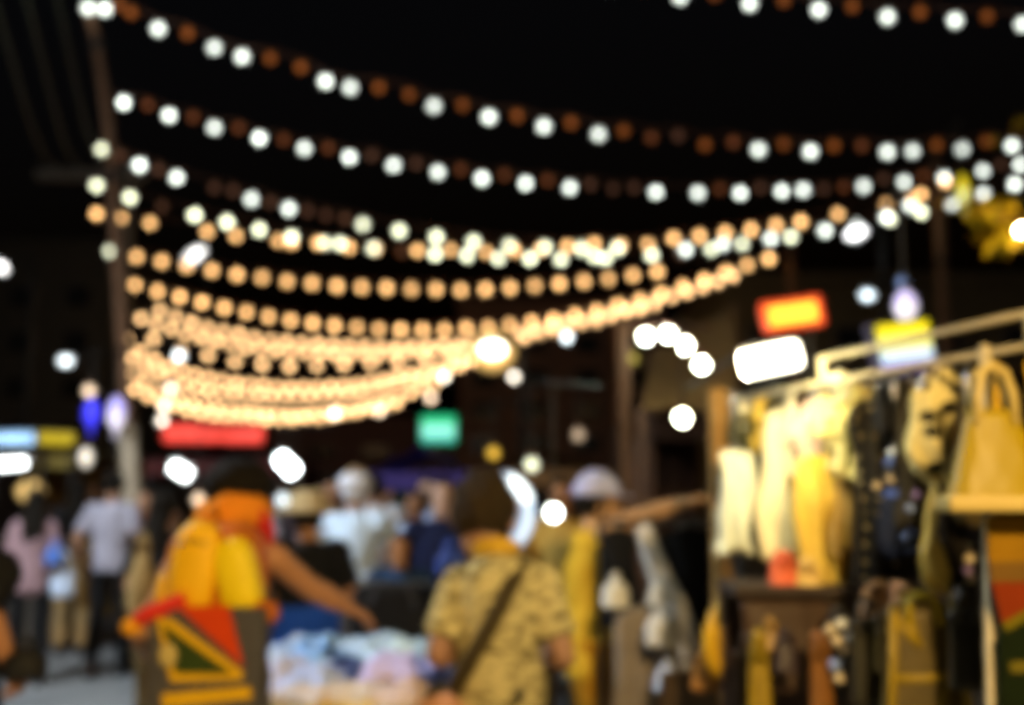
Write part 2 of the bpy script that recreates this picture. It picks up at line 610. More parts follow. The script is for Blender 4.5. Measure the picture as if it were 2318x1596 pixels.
KIND = {  # brightness of the blurred disc each sort of bulb leaves
    'w': ((0.93, 1.0, 0.90), 1.0), 'b': ((0.88, 0.97, 1.0), 1.15), 'y': ((0.97, 1.0, 0.70), 0.95), 'o': ((1.0, 0.545, 0.205), 0.90), 'q': ((1.0, 0.59, 0.26), 0.80), 'S': ((0.95, 1.0, 0.78), 26), 'c': ((1.0, 0.90, 0.74), 1.05),
    'p': ((1.0, 0.74, 0.50), 0.95), 'd': ((1.0, 0.27, 0.045), 0.068), 'e': ((1.0, 0.29, 0.09), 0.030), 'f': ((1.0, 0.42, 0.24), 0.010), 'g': ((0.62, 0.50, 0.10), 0.75), 'a': ((0.80, 0.47, 0.05), 0.9)}
BULB_PROF = [(0.30, 1.18), (0.36, 0.98), (0.62, 0.72), (0.88, 0.40), (1.0, 0.0), (0.90, -0.42), (0.64, -0.76), (0.28, -0.96)]
BULBM, SOCKM = {}, {}


def bulb_mesh(kind, r, d):
    q = round(d / 3) * 3 + 1.5
    key = (kind, r, q)
    if key not in BULBM:
        bm = bmesh.new()
        lathe(bm, [(a * r, b * r) for a, b in BULB_PROF[::-1]], 12)
        me = bpy.data.meshes.new('bulb')
        bmesh.ops.recalc_face_normals(bm, faces=bm.faces[:])
        bm.to_mesh(me)
        bm.free()
        for p in me.polygons:
            p.use_smooth = True
        c, k = KIND[kind]
        D, b = coc(q), 2 * r * FP / q
        me.materials.append(emit('bulb_%s_%d_%d' % (kind, r * 1000, q), c, k * max(1.0, (D / b) ** 2), 0.22))
        BULBM[key] = me
    if r not in SOCKM:
        bm = bmesh.new()
        lathe(bm, [(0.42 * r, 0.9 * r), (0.46 * r, 1.2 * r), (0.46 * r, 1.9 * r), (0.30 * r, 2.1 * r)], 10)
        me = bpy.data.meshes.new('socket')
        bmesh.ops.recalc_face_normals(bm, faces=bm.faces[:])
        bm.to_mesh(me)
        bm.free()
        me.materials.append(SOCKET)
        SOCKM[r] = me
    return BULBM[key], SOCKM[r]


def add_bulb(parent, p, kind, r, d, base):
    bmesh_, sock = bulb_mesh(kind, r, d)
    o = link(bpy.data.objects.new('bulb', bmesh_))
    o.parent = parent
    o.location = p - base
    o.rotation_euler = (random.gauss(0, 0.12), random.gauss(0, 0.12), random.uniform(0, 6.28))
    s = link(bpy.data.objects.new('socket', sock))
    s.parent = o
    return o


def string_light(label, A, B, bulbs, r=0.045, group='string lights over the street', wr=0.009):
    """A, B: (u, v, d) end anchors; the cord hangs in the upright plane between them; bulbs (u, v, kind)"""
    a, b = at(*A), at(*B)
    t = thing('string_light', label, 'string light', (a.x, a.y, 0.0), 0, group)
    base = Vector((a.x, a.y, 0))
    n = Vector((b.y - a.y, -(b.x - a.x), 0))
    cord = [a]
    for (u, v, k) in sorted(bulbs):
        ry = ray(u, v)
        s = (a - cam.location).dot(n) / ry.dot(n)
        p = Vector(cam.location) + ry * s
        add_bulb(t, p, k, r, p.y, base)
        cord.append(p + Vector((0, 0, 2.1 * r)))
    cord.append(b)
    bm = bmesh.new()
    tube(bm, [c - base for c in cord], [wr] * len(cord), 6, Vector((0, 0, 1)))
    obj('cord', bm, mat('brown_cord', (0.22, 0.09, 0.045), 0.5, 0.2), t, True)
    return t


def interp(P, u):
    for (u0, v0), (u1, v1) in zip(P, P[1:]):
        if u <= u1:
            break
    i = P.index((u0, v0))
    p = [P[max(i - 1, 0)], P[i], P[i + 1], P[min(i + 2, len(P) - 1)]]
    t = (u - u0) / (u1 - u0)
    m0 = (p[2][1] - p[0][1]) / (p[2][0] - p[0][0]) * (u1 - u0)
    m1 = (p[3][1] - p[1][1]) / (p[3][0] - p[1][0]) * (u1 - u0)
    return (2 * t ** 3 - 3 * t * t + 1) * v0 + (t ** 3 - 2 * t * t + t) * m0 + (-2 * t ** 3 + 3 * t * t) * v1 + (t ** 3 - t * t) * m1


def run(P, step, kind, u0=None, u1=None, jit=2.0, skip=0.0):
    u = P[0][0] if u0 is None else u0
    e = P[-1][0] if u1 is None else u1
    out = []
    while u <= e:
        if random.random() >= skip:
            out.append((u, interp(P, u) + random.uniform(-jit, jit), kind))
        u += step
        step *= 0.9985
    return out


W = lambda l, k: [(u, v, k) for u, v in l]
s0 = W([(1380, -32), (1540, -8), (1697, 8), (1854, 22), (2009, 38), (2162, 46), (2315, 55)], 'w') + W([(1460, -30), (1618, -14), (1775, 0), (1930, 14), (2083, 27), (2235, 37)], 'd')
s1 = W([(200, 18), (237, 20), (358, 65), (485, 108), (548, 128), (737, 184), (793, 198), (982, 240), (1107, 265), (1231, 286), (1355, 304), (1717, 339), (1835, 343), (2009, 344), (2066, 342), (2178, 338), (2291, 330)], 'w') + \
    W([(268, 10), (297, 28), (425, 75), (612, 132), (681, 152), (858, 198), (926, 214), (1047, 238), (1171, 262), (1293, 278), (1412, 296), (1596, 328), (1774, 326), (1888, 330), (2121, 328), (2234, 320)], 'd') + \
    W([(1475, 312), (1660, 322), (1951, 330)], 'e') + W([(1536, 308)], 'f')
s2 = W([(280, 232), (383, 261), (485, 289), (587, 313), (689, 336), (791, 356), (891, 374), (991, 390), (1091, 404), (1190, 415), (1290, 425), (1485, 435), (1580, 437), (1676, 437), (1770, 433), (1818, 430), (1955, 422), (2047, 412), (2137, 402), (2225, 387), (2310, 373)], 'w') + \
    W([(335, 237), (437, 265), (540, 290), (743, 335), (1910, 424), (2090, 398), (642, 316), (1043, 384), (1142, 396), (1240, 408), (1630, 428)], 'e') + \
    W([(842, 352), (942, 370), (1337, 418), (1388, 428), (1435, 425), (1722, 425), (1865, 428), (2000, 405), (2266, 373)], 'f')
s3 = W([(316, 374), (400, 402), (569, 451), (654, 473)], 'w') + W([(231, 338), (821, 508), (904, 523), (988, 537), (1072, 548), (1153, 556), (1234, 560), (1316, 563), (1398, 562)], 'y') + \
    W([(1552, 565), (1637, 552), (1745, 540), (1868, 522), (1940, 512), (2005, 490), (2060, 465), (2155, 460), (2227, 440), (2297, 417)], 'w') + \
    W([(273, 352), (358, 384), (485, 425), (527, 432), (612, 458), (697, 478), (738, 488), (780, 495)], 'f')
s4 = W([(219, 420), (294, 447), (441, 487), (514, 503), (587, 520), (660, 537), (735, 550), (770, 552), (845, 562), (985, 575), (1057, 578), (1128, 585), (1200, 585), (1270, 587), (1345, 580), (1370, 585), (1476, 578), (1610, 564), (1680, 552), (1790, 536), (2015, 496), (2085, 480)], 'y') + W([(367, 468), (912, 570), (1540, 575)], 'f')
s5 = W([(219, 484), (274, 493), (340, 505), (469, 524), (534, 534), (630, 545), (660, 550), (720, 550), (790, 560), (850, 563), (945, 567), (1020, 565), (1100, 570), (1165, 568), (1225, 564), (1285, 558), (1345, 552), (1405, 555), (1467, 553), (1525, 540), (1583, 535), (1642, 527), (1700, 520), (1757, 510), (1813, 502), (1897, 485), (2008, 462), (2065, 450), (2085, 440), (2140, 412)], 'o') + W([(910, 570)], 'd')
P6 = [(309, 582), (425, 603), (596, 630), (766, 647), (935, 655), (1101, 655), (1265, 643), (1424, 625), (1527, 608), (1640, 585)]
s6 = [(250, 569, 'y')] + run(P6, 57, 'o', 309, 1535, 1)
P7 = [(306, 645), (408, 673), (510, 697), (661, 726), (813, 742), (965, 747), (1110, 740), (1255, 722), (1400, 690), (1560, 645), (1640, 617), (1752, 582)]
s7 = run(P7, 50.5, 'o', None, 1755, 1)
P8 = [(362, 705), (455, 737), (570, 763), (700, 778), (860, 786), (1000, 782), (1120, 766), (1260, 735), (1420, 698), (1560, 658), (1700, 612)]
s8 = run(P8, 36, 'q', None, 1660)
P9 = [(320, 722), (410, 752), (520, 780), (650, 795), (800, 802), (950, 798), (1100, 780), (1250, 748), (1400, 712), (1560, 668)]
s9 = run(P9, 34, 'q', None, 1500)
P10 = [(285, 735), (360, 775), (450, 800), (560, 822), (700, 828), (850, 822), (980, 810), (1100, 792), (1220, 760)]
s10 = run(P10, 62, 'q', None, 1180, 3)
P11 = [(288, 765), (350, 815), (450, 850), (560, 868), (700, 876), (820, 868), (950, 842), (1060, 812), (1150, 786)]
s11 = run(P11, 31, 'q', None, 1150, 2)
P12 = [(300, 808), (360, 848), (450, 878), (560, 893), (680, 898), (800, 890), (900, 870), (1010, 838), (1080, 812)]
s12 = run(P12, 29, 'q', None, 1080, 2)
P13 = [(296, 845), (360, 888), (450, 915), (560, 930), (680, 936), (790, 926), (900, 900), (1000, 862)]
s13 = run(P13, 28, 'q', None, 1000, 2)
P14 = [(305, 880), (370, 912), (460, 935), (580, 948), (700, 947), (800, 935), (900, 910)]
s14 = run(P14, 30, 'q', None, 905, 2)

LEFT = [(197, 2, 11.8), (236, 205, 14.7), (224, 318, 17.2), (214, 404, 19.6), (212, 470, 21.5), (240, 555, 24.5), (290, 630, 27.0), (300, 690, 30), (290, 708, 32), (268, 722, 34), (272, 752, 36), (282, 792, 38), (280, 830, 40), (288, 862, 42)]
RIGHT = [(2420, 325, 13.2), (2420, 350, 16.6), (2420, 380, 18.5), (2118, 465, 20.5), (2160, 398, 21.0), (1690, 570, 24.5), (1790, 566, 26.5), (1725, 600, 29.5), (1570, 662, 31), (1245, 748, 33), (1190, 770, 35), (1110, 800, 37), (1040, 848, 38.5), (950, 893, 40)]
LBL = ['highest string of white bulbs, sweeping across the black sky from the leaning pole top', 'second string of white bulbs from the top, alternating with dim brown bulbs', 'third string from the top, white bulbs turning yellowish over the middle of the street',
       'yellowish white string tangled just under the third string, mixed with the first warm one', 'uppermost warm orange string, mixed in with the yellowish white bulbs', 'evenly spaced warm orange string hanging free below the white strings',
       'evenly spaced warm orange string, second of the two that hang free below the white strings', 'warm orange string at the top edge of the dense glowing band', 'warm orange string inside the upper glowing band', 'sparse warm string whose bulbs leave dark gaps between the two glowing bands',
       'warm string at the top edge of the lower glowing band', 'warm string in the middle of the lower glowing band', 'warm string near the bottom of the lower glowing band', 'lowest and farthest warm string, just above the red sign']
for i, (lab, A, B, S) in enumerate(zip(LBL, LEFT, RIGHT, [s1, s2, s3, s4, s5, s6, s7, s8, s9, s10, s11, s12, s13, s14])):
    d = A[2]
    string_light(lab, A, B, S, 0.050 if d < 16 else 0.062 if d < 23 else 0.078 if d < 29 else 0.09)
string_light('short run of white bulbs crossing the top corner of the sky, dim bulbs between', (1280, -60, 8.8), (2420, 50, 9.6), s0, 0.042)
# smaller runs between the stalls
string_light('run of four white bulbs arching over the brown stall canopy', (1430, 745, 6.6), (1625, 850, 6.1), [(1462, 762, 'S'), (1512, 757, 'S'), (1550, 782, 'S'), (1588, 826, 'S')], 0.028, 'bulb runs at the stalls')
string_light('run of cream bulbs climbing from the red sign towards the dark pole', (700, 925, 24), (1330, 735, 20), [(757, 936, 'c'), (860, 930, 'p'), (975, 900, 'p'), (1005, 853, 'c'), (1163, 853, 'c'), (1283, 763, 'b')], 0.06, 'bulb runs at the stalls')
string_light('run of cream bulbs dropping steeply beside the warm glowing bands', (412, 760, 17), (352, 985, 24), [(405, 805, 'b'), (386, 880, 'c'), (372, 918, 'c'), (367, 952, 'c')], 0.06, 'bulb runs at the stalls')

# left row of leaning poles that carry the strings, far row on the right
PL = ['nearest leaning brown pole carrying the highest white string', 'brown pole behind the nearest leaning one, carrying the second white string', 'third brown pole in the row, carrying the third string', 'fourth brown pole in the row, carrying yellowish bulbs',
      'fifth brown pole in the row, carrying the uppermost warm string', 'sixth brown pole in the row, carrying a warm string', 'seventh brown pole in the row, beside the dense warm bulbs']
CURVE = [(199, 5), (203, 38), (219, 103), (236, 212), (246, 290), (254, 400), (264, 560), (277, 760), (290, 960), (302, 1200)]
for i, (u, v, d) in enumerate(LEFT[:7]):
    g = gnd(308, d + 0.15)
    pts = [g] + [at(cu, cv, d + 0.15) for cu, cv in CURVE[::-1] if cv >= v - 8]
    t = thing('light_pole', PL[i], 'pole', g, 0, 'light poles of the street')
    bm = bmesh.new()
    n = len(pts)
    tube(bm, [p - g for p in pts], [0.075 - 0.03 * k / n for k in range(n)], 12)
    obj('shaft', bm, POLE_BROWN, t, True)
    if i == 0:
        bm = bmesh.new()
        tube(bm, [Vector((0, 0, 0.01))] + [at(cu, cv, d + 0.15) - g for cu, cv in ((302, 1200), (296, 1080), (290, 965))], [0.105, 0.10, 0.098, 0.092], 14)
        obj('pale_foot', bm, mat('pale_cream', (0.62, 0.52, 0.38), 0.7, 0.2, 5), t, True)  # cream sleeve, paler than the shaft above it
    for f in (0.5, 0.8):
        p = pts[int((n - 1) * f)] - g
        bm = bmesh.new()
        lathe(bm, [(0.075, -0.05), (0.085, -0.03), (0.085, 0.03), (0.075, 0.05)], 12, p)
        obj('clamp', bm, DARK_METAL, t, True)
for (u, v, d, lab) in ((2118, 330, 20.8, 'dark slim pole above the yellow sign where strings meet'), (1790, 560, 26.6, 'far pole behind the orange lit sign'), (1400, 690, 30.6, 'slim dark pole between the warm strings and the brown canopy')):
    q = at(u, v, d)
    pole(lab, (q.x, q.y, 0), q, 0.13, 0.10)

# utility pole with a cross arm, three cables running up out of the picture
ub = gnd(262, 26)
ut = at(262, 372, 26)
t = thing('utility_pole', 'grey concrete utility pole with cross arm beside the leaning poles', 'pole', ub)
bm = bmesh.new()
tube(bm, [(0, 0, 0), (0, 0, ut.z)], [0.16, 0.10], 12)
obj('shaft', bm, CONCRETE, t, True)
arm = at(125, 398, 26) - ub
bm = boxes(((arm.x / 2, -0.12, arm.z), (abs(arm.x) + 0.8, 0.16, 0.24)))
ca = obj('cross_arm', bm, CONCRETE, t)
bm = bmesh.new()
tube(bm, [(arm.x * 0.55, -0.1, arm.z - 0.1), (0, 0, arm.z - 0.7)], [0.03, 0.03], 8)
obj('brace', bm, DARK_METAL, t)
for k in range(3):
    bm = bmesh.new()
    lathe(bm, [(0.03, 0), (0.06, 0.04), (0.03, 0.08), (0.06, 0.12), (0.03, 0.16)], 10, (arm.x * (0.98 - k * 0.32), -0.12, arm.z + 0.07))
    obj('insulator', bm, mat('porcelain', (0.35, 0.33, 0.30), 0.3, 0.1), ca, True)
for k, (u0, lab) in enumerate(((-20, 'outermost of three dark power cables climbing out of the top left corner'), (55, 'middle of three dark power cables climbing out of the top left corner'), (125, 'innermost of three dark power cables climbing towards the leaning pole top'))):
    e = ub + Vector((arm.x * (0.98 - k * 0.32), -0.12, arm.z + 0.20))
    s = at(u0, -30, 8.0 + k * 0.6)
    bm = bmesh.new()
    tube(bm, [s.lerp(e, f / 12) - Vector((0, 0, 0.35 * math.sin(math.pi * f / 12))) for f in range(13)], [0.02] * 13, 6)
    tag(obj('power_cable', bm, mat('weathered_cable', (0.06, 0.06, 0.035), 0.6, 0.2), None, True), lab, 'cable', 'power cables')


# ------------------------------------------------------------------ street lamps, flood lamp, single bulbs
def street_lamp(label, u, v, d, size, col, k, tilt=0.0, hgroup='street lamps', ln=1.0):
    p = at(u, v, d)
    t = thing('street_lamp', label, 'street lamp', (p.x + 0.5, p.y + 0.25, 0), 0, hgroup)
    bm = bmesh.new()
    tube(bm, [(0, 0, 0), (0, 0, p.z * 0.8), (0, 0, p.z + 0.15)], [0.07, 0.055, 0.05], 10)
    tube(bm, [(0, 0, p.z + 0.12), (-0.25, -0.12, p.z + 0.2), (-0.5, -0.25, p.z + 0.10)], [0.035, 0.03, 0.03], 8)
    obj('post', bm, DARK_METAL, t, True)
    rot = Matrix.Rotation(-tilt, 3, 'Y')
    bm = bmesh.new()
    box(bm, Vector((-0.5, -0.22, p.z + size * 0.5)), (size * 2.6 * ln, size * 1.4, size * 0.5), rot, size * 0.15)
    obj('housing', bm, DARK_METAL, t)
    D, b = coc(d), 2 * size * FP / d
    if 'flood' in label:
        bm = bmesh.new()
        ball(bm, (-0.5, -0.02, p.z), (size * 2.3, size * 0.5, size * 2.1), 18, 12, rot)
        obj('glow_halo', bm, emit('flood_halo', (1.0, 0.62, 0.20), 0.55), t, True)  # dim glowing shell added to imitate the halo around the lamp
    bm = bmesh.new()
    ball(bm, (-0.5, -0.27, p.z), (size * ln * 1.25, size * 0.8, size * 0.8), 14, 10, rot)
    obj('lens', bm, emit('lamp_' + label[:24], col, k * max(1, (D / b) ** 2 / ln)), t, True)
    return t


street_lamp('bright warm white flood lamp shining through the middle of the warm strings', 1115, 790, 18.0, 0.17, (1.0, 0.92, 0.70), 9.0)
street_lamp('tilted white street lamp among the warm strings near the leaning poles', 440, 578, 44.0, 0.24, (1.0, 0.98, 0.95), 3.0, R(40), ln=1.7)
street_lamp('white street lamp cut by the edge of the picture above the dark building', 2, 605, 20.0, 0.09, (1.0, 0.97, 0.95), 2.2, R(-30), ln=1.2)
street_lamp('white street lamp above the orange sign, between string bulbs', 1937, 528, 17.0, 0.10, (1.0, 1.0, 1.0), 4.0, R(20), ln=1.3)
street_lamp('single white lamp against the dark building, clear of the strings', 150, 817, 22.0, 0.10, (0.88, 0.97, 1.0), 1.5)
street_lamp('single bluish white lamp beside the violet lantern', 1962, 669, 12.0, 0.055, (0.80, 0.93, 1.0), 1.5)


def hanging_bulb(label, u, v, d, r, kind, up=0.5, k=1.0, ln=1.0, tilt=0.0):
    """bulb on a cord tied to a short bracket of the stall above it"""
    p = at(u, v, d)
    t = thing('hanging_bulb', label, 'light bulb', (p.x, p.y, p.z), 0, 'single bulbs at the stalls')
    c, kk = KIND[kind]
    D, b = coc(d), 2 * r * FP / d
    bm = bmesh.new()
    lathe(bm, [(a * r, q * r) for a, q in BULB_PROF[::-1]], 14)
    o = obj('bulb', bm, emit('hb_%s_%d_%d' % (kind, u, v), c, kk * k * max(1.0, (D / b) ** 2 / ln)), t, True)
    if ln != 1.0:
        o.scale = (1, 1, ln)
        o.rotation_euler = (0, tilt, 0)
    bm = bmesh.new()
    lathe(bm, [(0.45 * r, 1.0 * r), (0.5 * r, 1.3 * r), (0.5 * r, 2.1 * r), (0.3 * r, 2.3 * r)], 10)
    s = obj('socket', bm, SOCKET, t, True)
    bm = bmesh.new()
    tube(bm, [(0, 0, 2.2 * r), (0, 0, up)], [0.005, 0.005], 6)
    obj('cord', bm, CABLE, t)
    bm = bmesh.new()
    tube(bm, [(-0.02, 0, up), (0.1, 0.25, up + 0.02), (0.25, 0.6, up + 0.05)], [0.012] * 3, 6)
    obj('bracket', bm, DARK_METAL, t)
    return t


hanging_bulb('round white bulb beside the ring light, above the yellow clothes', 1253, 1161, 4.6, 0.028, 'w', 0.55, 22)
hanging_bulb('greenish white bulb above the ring light', 1204, 1052, 6.5, 0.036, 'y', 0.5, 1.3)
hanging_bulb('amber bulb under the green sign, over the crowd', 1117, 1026, 8.5, 0.04, 'a', 0.4, 0.75)
hanging_bulb('greenish white bulb hanging inside the brown stall', 1545, 946, 5.0, 0.024, 'y', 0.45, 60)
hanging_bulb('dim olive bulb under the brown canopy edge', 1433, 812, 8.6, 0.04, 'g', 0.3, 0.42)
hanging_bulb('pale pinkish bulb right above the deep blue lantern', 203, 886, 11.0, 0.05, 'p', 0.4, 1.0)
hanging_bulb('dull tan bulb low over the crowd beside the brown post', 1310, 985, 9.0, 0.045, 'p', 0.4, 0.25)
hanging_bulb('cream bulb low behind the long dark hair', 450, 1131, 8.0, 0.04, 'p', 0.5, 0.75)
hanging_bulb('lavender white bulb beside the red collar of the backpack wearer', 640, 1132, 7.5, 0.045, 'b', 0.5, 0.75)
hanging_bulb('long cream lamp under the deep blue lantern', 195, 1035, 10.5, 0.055, 'c', 0.4, 0.85, 1.7, 0)


def tube_lamp(label, u, v, d, length, rad, ang, col, k, group='tube lamps in the stalls', up=0.35):
    p = at(u, v, d)
    t = thing('tube_lamp', label, 'lamp', p, 0, group)
    dx = Vector((math.cos(ang), 0, math.sin(ang)))
    bm = bmesh.new()
    tube(bm, [-dx * length / 2, -dx * length / 4, dx * length / 4, dx * length / 2], [rad] * 4, 12)
    obj('tube', bm, emit('tube_' + label[:30], col, k), t, True)
    bm = bmesh.new()
    box(bm, (0, rad * 0.6, rad * 1.25), (length * 1.1, rad * 1.6, rad * 0.5), Matrix.Rotation(-ang, 3, 'Y'), 0.004)
    obj('housing', bm, mat('white_metal', (0.6, 0.6, 0.6), 0.4, 0.1), t)
    for s in (-1, 1):
        bm = bmesh.new()
        q = dx * (length * 0.5 * s)
        tube(bm, [q - dx * 0.01, q + dx * 0.015 * s], [rad * 1.1, rad * 1.1], 10)
        obj('end_cap', bm, STEEL, t)
        bm = bmesh.new()
        tube(bm, [q * 0.7 + Vector((0, rad, rad)), q * 0.7 + Vector((0, rad, up))], [0.004, 0.004], 6)
        obj('wire', bm, CABLE, t)
    return t


tube_lamp('bright white tube lamp over the crowd, tilted, beside the backpack wearer', 653, 1055, 6.6, 0.14, 0.036, R(-45), (0.90, 0.98, 1.0), 34)
tube_lamp('bright white tube lamp low behind the long dark hair, under the red sign', 413, 1068, 9.0, 0.17, 0.045, R(-30), (0.95, 1.0, 0.98), 12)
tube_lamp('white tube lamp under the pale blue sign at the picture edge', 22, 1050, 10.0, 0.34, 0.035, R(4), (0.95, 1, 1), 9)


# ------------------------------------------------------------------ lamps of the market beside and behind the viewer
t = thing('pendant_lamp', 'warm pendant lamp hung over the lane behind the viewer', 'lamp', (0.7, -1.6, 3.3))
bm = bmesh.new()
ball(bm, (0, 0, -0.03), 0.10, 16, 12)
obj('bulb', bm, emit('pendant_bulb', (1.0, 0.67, 0.28), 2700), t, True)
bm = bmesh.new()
R1 = [(0.05, 0.16), (0.10, 0.13), (0.22, 0.06), (0.32, -0.02)]
for q in range(len(R1) - 1):
    pass
rings = [[bm.verts.new((r * math.cos(2 * math.pi * k / 20), r * math.sin(2 * math.pi * k / 20), z)) for k in range(20)] for r, z in R1]
for a, b in zip(rings, rings[1:]):
    for k in range(20):
        bm.faces.new((a[k], a[(k + 1) % 20], b[(k + 1) % 20], b[k]))
obj('shade', bm, mat('enamel_green', (0.05, 0.12, 0.07), 0.3, 0.1), t, True)
obj('cord', bars(((0, 0, 0.15), (0, 0, 0.9)), r=0.006), CABLE, t)
obj('span_wire', bars(((-5.5, 0, 1.1), (0, 0, 0.9)), ((0, 0, 0.9), (3.5, 0, 1.1)), r=0.006), CABLE, t)

t = thing('street_lamp', 'tall cool white street lamp at the roadside beyond the picture edge', 'street lamp', (-6.2, 5.6, 0))
bm = bmesh.new()
tube(bm, [(0, 0, 0), (0, 0, 4.6), (0.35, 0, 5.05), (0.9, 0, 5.15)], [0.08, 0.06, 0.05, 0.05], 10)
obj('post', bm, DARK_METAL, t, True)
obj('housing', boxes(((1.15, 0, 5.18), (0.7, 0.26, 0.10), None, 0.03)), DARK_METAL, t)
obj('lens', boxes(((1.15, 0, 5.115), (0.55, 0.20, 0.03), None, 0.008)), emit('street_lens', (0.84, 0.93, 1.0), 1650), t)


# ------------------------------------------------------------------ lit signs
def lit_sign(label, u, v, d, w, h, yaw, roll, face, frame, group='lit signs', bands=None, depth=0.12, post=True, cat='sign'):
    p = at(u, v, d)
    t = thing('lit_sign', label, cat, p, yaw, group)
    rot = Matrix.Rotation(-roll, 3, 'Y')
    obj('case', boxes(((0, depth / 2 + 0.01, 0), (w + 0.03, depth, h + 0.03), rot, 0.01)), frame, t)
    if bands is None:
        obj('face', boxes(((0, 0, 0), (w, 0.02, h), rot, 0.005)), face, t)
    else:
        z = h / 2
        for fr, m in bands:
            c = rot @ Vector((0, 0, z - fr * h / 2))
            obj('face_band', boxes(((c.x, 0, c.z), (w, 0.02, fr * h - 0.004), rot)), m, t)
            z -= fr * h
    if post:
        for s in (-0.4, 0.4):
            q = rot @ Vector((w * s, 0, -h / 2))
            obj('post', bars(((q.x, depth * 0.6, q.z), (q.x, depth * 0.6, -p.z)), r=0.02), DARK_METAL, t)
    return t


RED = emit('sign_red', (1.0, 0.075, 0.05), 1.15)
lit_sign('long red lit sign under the lowest warm string', 480, 981, 15.0, px(215, 15), px(34, 15), 0, R(-0.5), RED, RED, depth=0.15)
lit_sign('square teal and green lit sign over the dark crowd', 992, 971, 14.0, px(72, 14), px(56, 14), 0, 0, None, emit('sign_green_rim', (0.0, 0.55, 0.22), 0.8),
         bands=[(0.32, emit('sign_green', (0.01, 0.60, 0.24), 1.0)), (0.46, emit('sign_teal', (0.32, 1.0, 0.80), 0.95)), (0.22, emit('sign_teal2', (0.10, 0.62, 0.55), 0.8))])
# orange sign: red frame around a yellow face
p = at(1793, 711, 6.0)
t = lit_sign('tilted orange lit sign with red rim over the clothes stall', 1793, 711, 6.0, px(118, 6), px(44, 6), R(8), R(9), emit('sign_yellow', (1.0, 0.68, 0.055), 1.6), emit('sign_red_rim', (1.0, 0.10, 0.03), 1.2), depth=0.05)
rot = Matrix.Rotation(-R(9), 3, 'Y')
rim = emit('sign_red_rim', (1.0, 0.10, 0.03), 1.2)
W_, H_ = px(118, 6), px(44, 6)
for c, s in (((0, -0.004, H_ / 2 + 0.014), (W_ + 0.056, 0.03, 0.028)), ((0, -0.004, -H_ / 2 - 0.014), (W_ + 0.056, 0.03, 0.028)), ((-W_ / 2 - 0.014, -0.006, 0), (0.028, 0.03, H_)), ((W_ / 2 + 0.014, -0.006, 0), (0.028, 0.03, H_))):
    obj('rim', boxes((rot @ Vector(c), s, rot)), rim, t)
lit_sign('yellow lit sign with pale blue lower half and violet base, behind the rack', 2050, 785, 4.6, px(125, 4.6), px(112, 4.6), R(10), R(8), None, mat('sign_case', (0.05, 0.04, 0.10), 0.5), depth=0.08,
         bands=[(0.24, emit('sg_y1', (0.90, 0.80, 0.01), 0.95)), (0.30, emit('sg_y2', (1.0, 0.98, 0.24), 1.0)), (0.26, emit('sg_b1', (0.62, 0.82, 1.0), 1.0)), (0.20, emit('sg_v1', (0.17, 0.12, 0.85), 0.8))])
lit_sign('pale blue lit sign at the picture edge above the left stall', 25, 993, 11.0, px(100, 11), px(26, 11), 0, R(1), emit('sg_b2', (0.42, 0.70, 1.0), 1.05), mat('sign_case2', (0.1, 0.15, 0.3), 0.5))
lit_sign('olive yellow lit sign beside the pale blue one', 125, 993, 11.1, px(82, 11), px(26, 11), 0, R(-2), emit('sg_o', (0.42, 0.30, 0.0), 0.8), mat('sign_case3', (0.2, 0.15, 0.02), 0.5))


def lantern(label, u, v, d, w, h, mats, cat='lantern'):
    p = at(u, v, d)
    t = thing('paper_lantern', label, cat, p, 0, 'paper lanterns')
    n = 12
    rings = [(w / 2 * math.sin(math.pi * (0.08 + 0.84 * k / n)) ** 0.8 * (1.0 if k % 2 else 0.96), -h / 2 + h * k / n) for k in range(n + 1)]
    cut = n // 2 if len(mats) > 1 else n
    bm = bmesh.new()
    lathe(bm, rings[cut:] if len(mats) > 1 else rings, 16)
    s = obj('shell', bm, mats[0], t, True)
    if len(mats) > 1:
        bm = bmesh.new()
        lathe(bm, rings[:cut + 1], 16)
        obj('lower_shell', bm, mats[1], s, True)
    bm = bmesh.new()
    lathe(bm, [(w * 0.16, h / 2), (w * 0.18, h / 2 + 0.03), (w * 0.05, h / 2 + 0.05)], 12)
    obj('cap', bm, DARK_METAL, t)
    obj('cord', bars(((0, 0, h / 2 + 0.04), (0, 0, h / 2 + 0.5)), ((0, 0, h / 2 + 0.5), (0.2, 0.9, h / 2 + 0.55)), r=0.006), CABLE, t)
    obj('tassel', bars(((0, 0, -h / 2), (0, 0, -h / 2 - 0.08)), r=0.012), mats[-1], t)
    return t


lantern('deep blue glowing paper lantern at the foot of the leaning poles', 208, 935, 10.5, px(34, 10.5), px(62, 10.5), [emit('l_blue', (0.055, 0.05, 0.95), 1.0)])
lantern('lavender and white glowing paper lantern next to the deep blue one', 264, 935, 10.3, px(38, 10.3), px(72, 10.3), [emit('l_lav', (0.50, 0.44, 0.95), 1.0), emit('l_lav2', (0.85, 0.78, 0.98), 1.0)])
lantern('white violet paper lantern above the yellow sign', 2050, 692, 4.9, px(52, 4.9), px(72, 4.9), [emit('l_vio', (0.66, 0.60, 0.98), 1.15), emit('l_vio2', (0.90, 0.86, 1.0), 1.1)])
lantern('small blue glowing lantern above the white violet lantern', 2044, 641, 5.6, px(22, 5.6), px(26, 5.6), [emit('l_sky', (0.30, 0.45, 0.85), 1.1)])
lantern('tall yellow glowing lantern where the strings meet at the upper edge of the stall', 2180, 432, 9.0, px(26, 9), px(74, 9), [emit('l_yel', (0.85, 0.66, 0.02), 1.0), emit('l_yel2', (1.0, 0.98, 0.32), 1.0)])
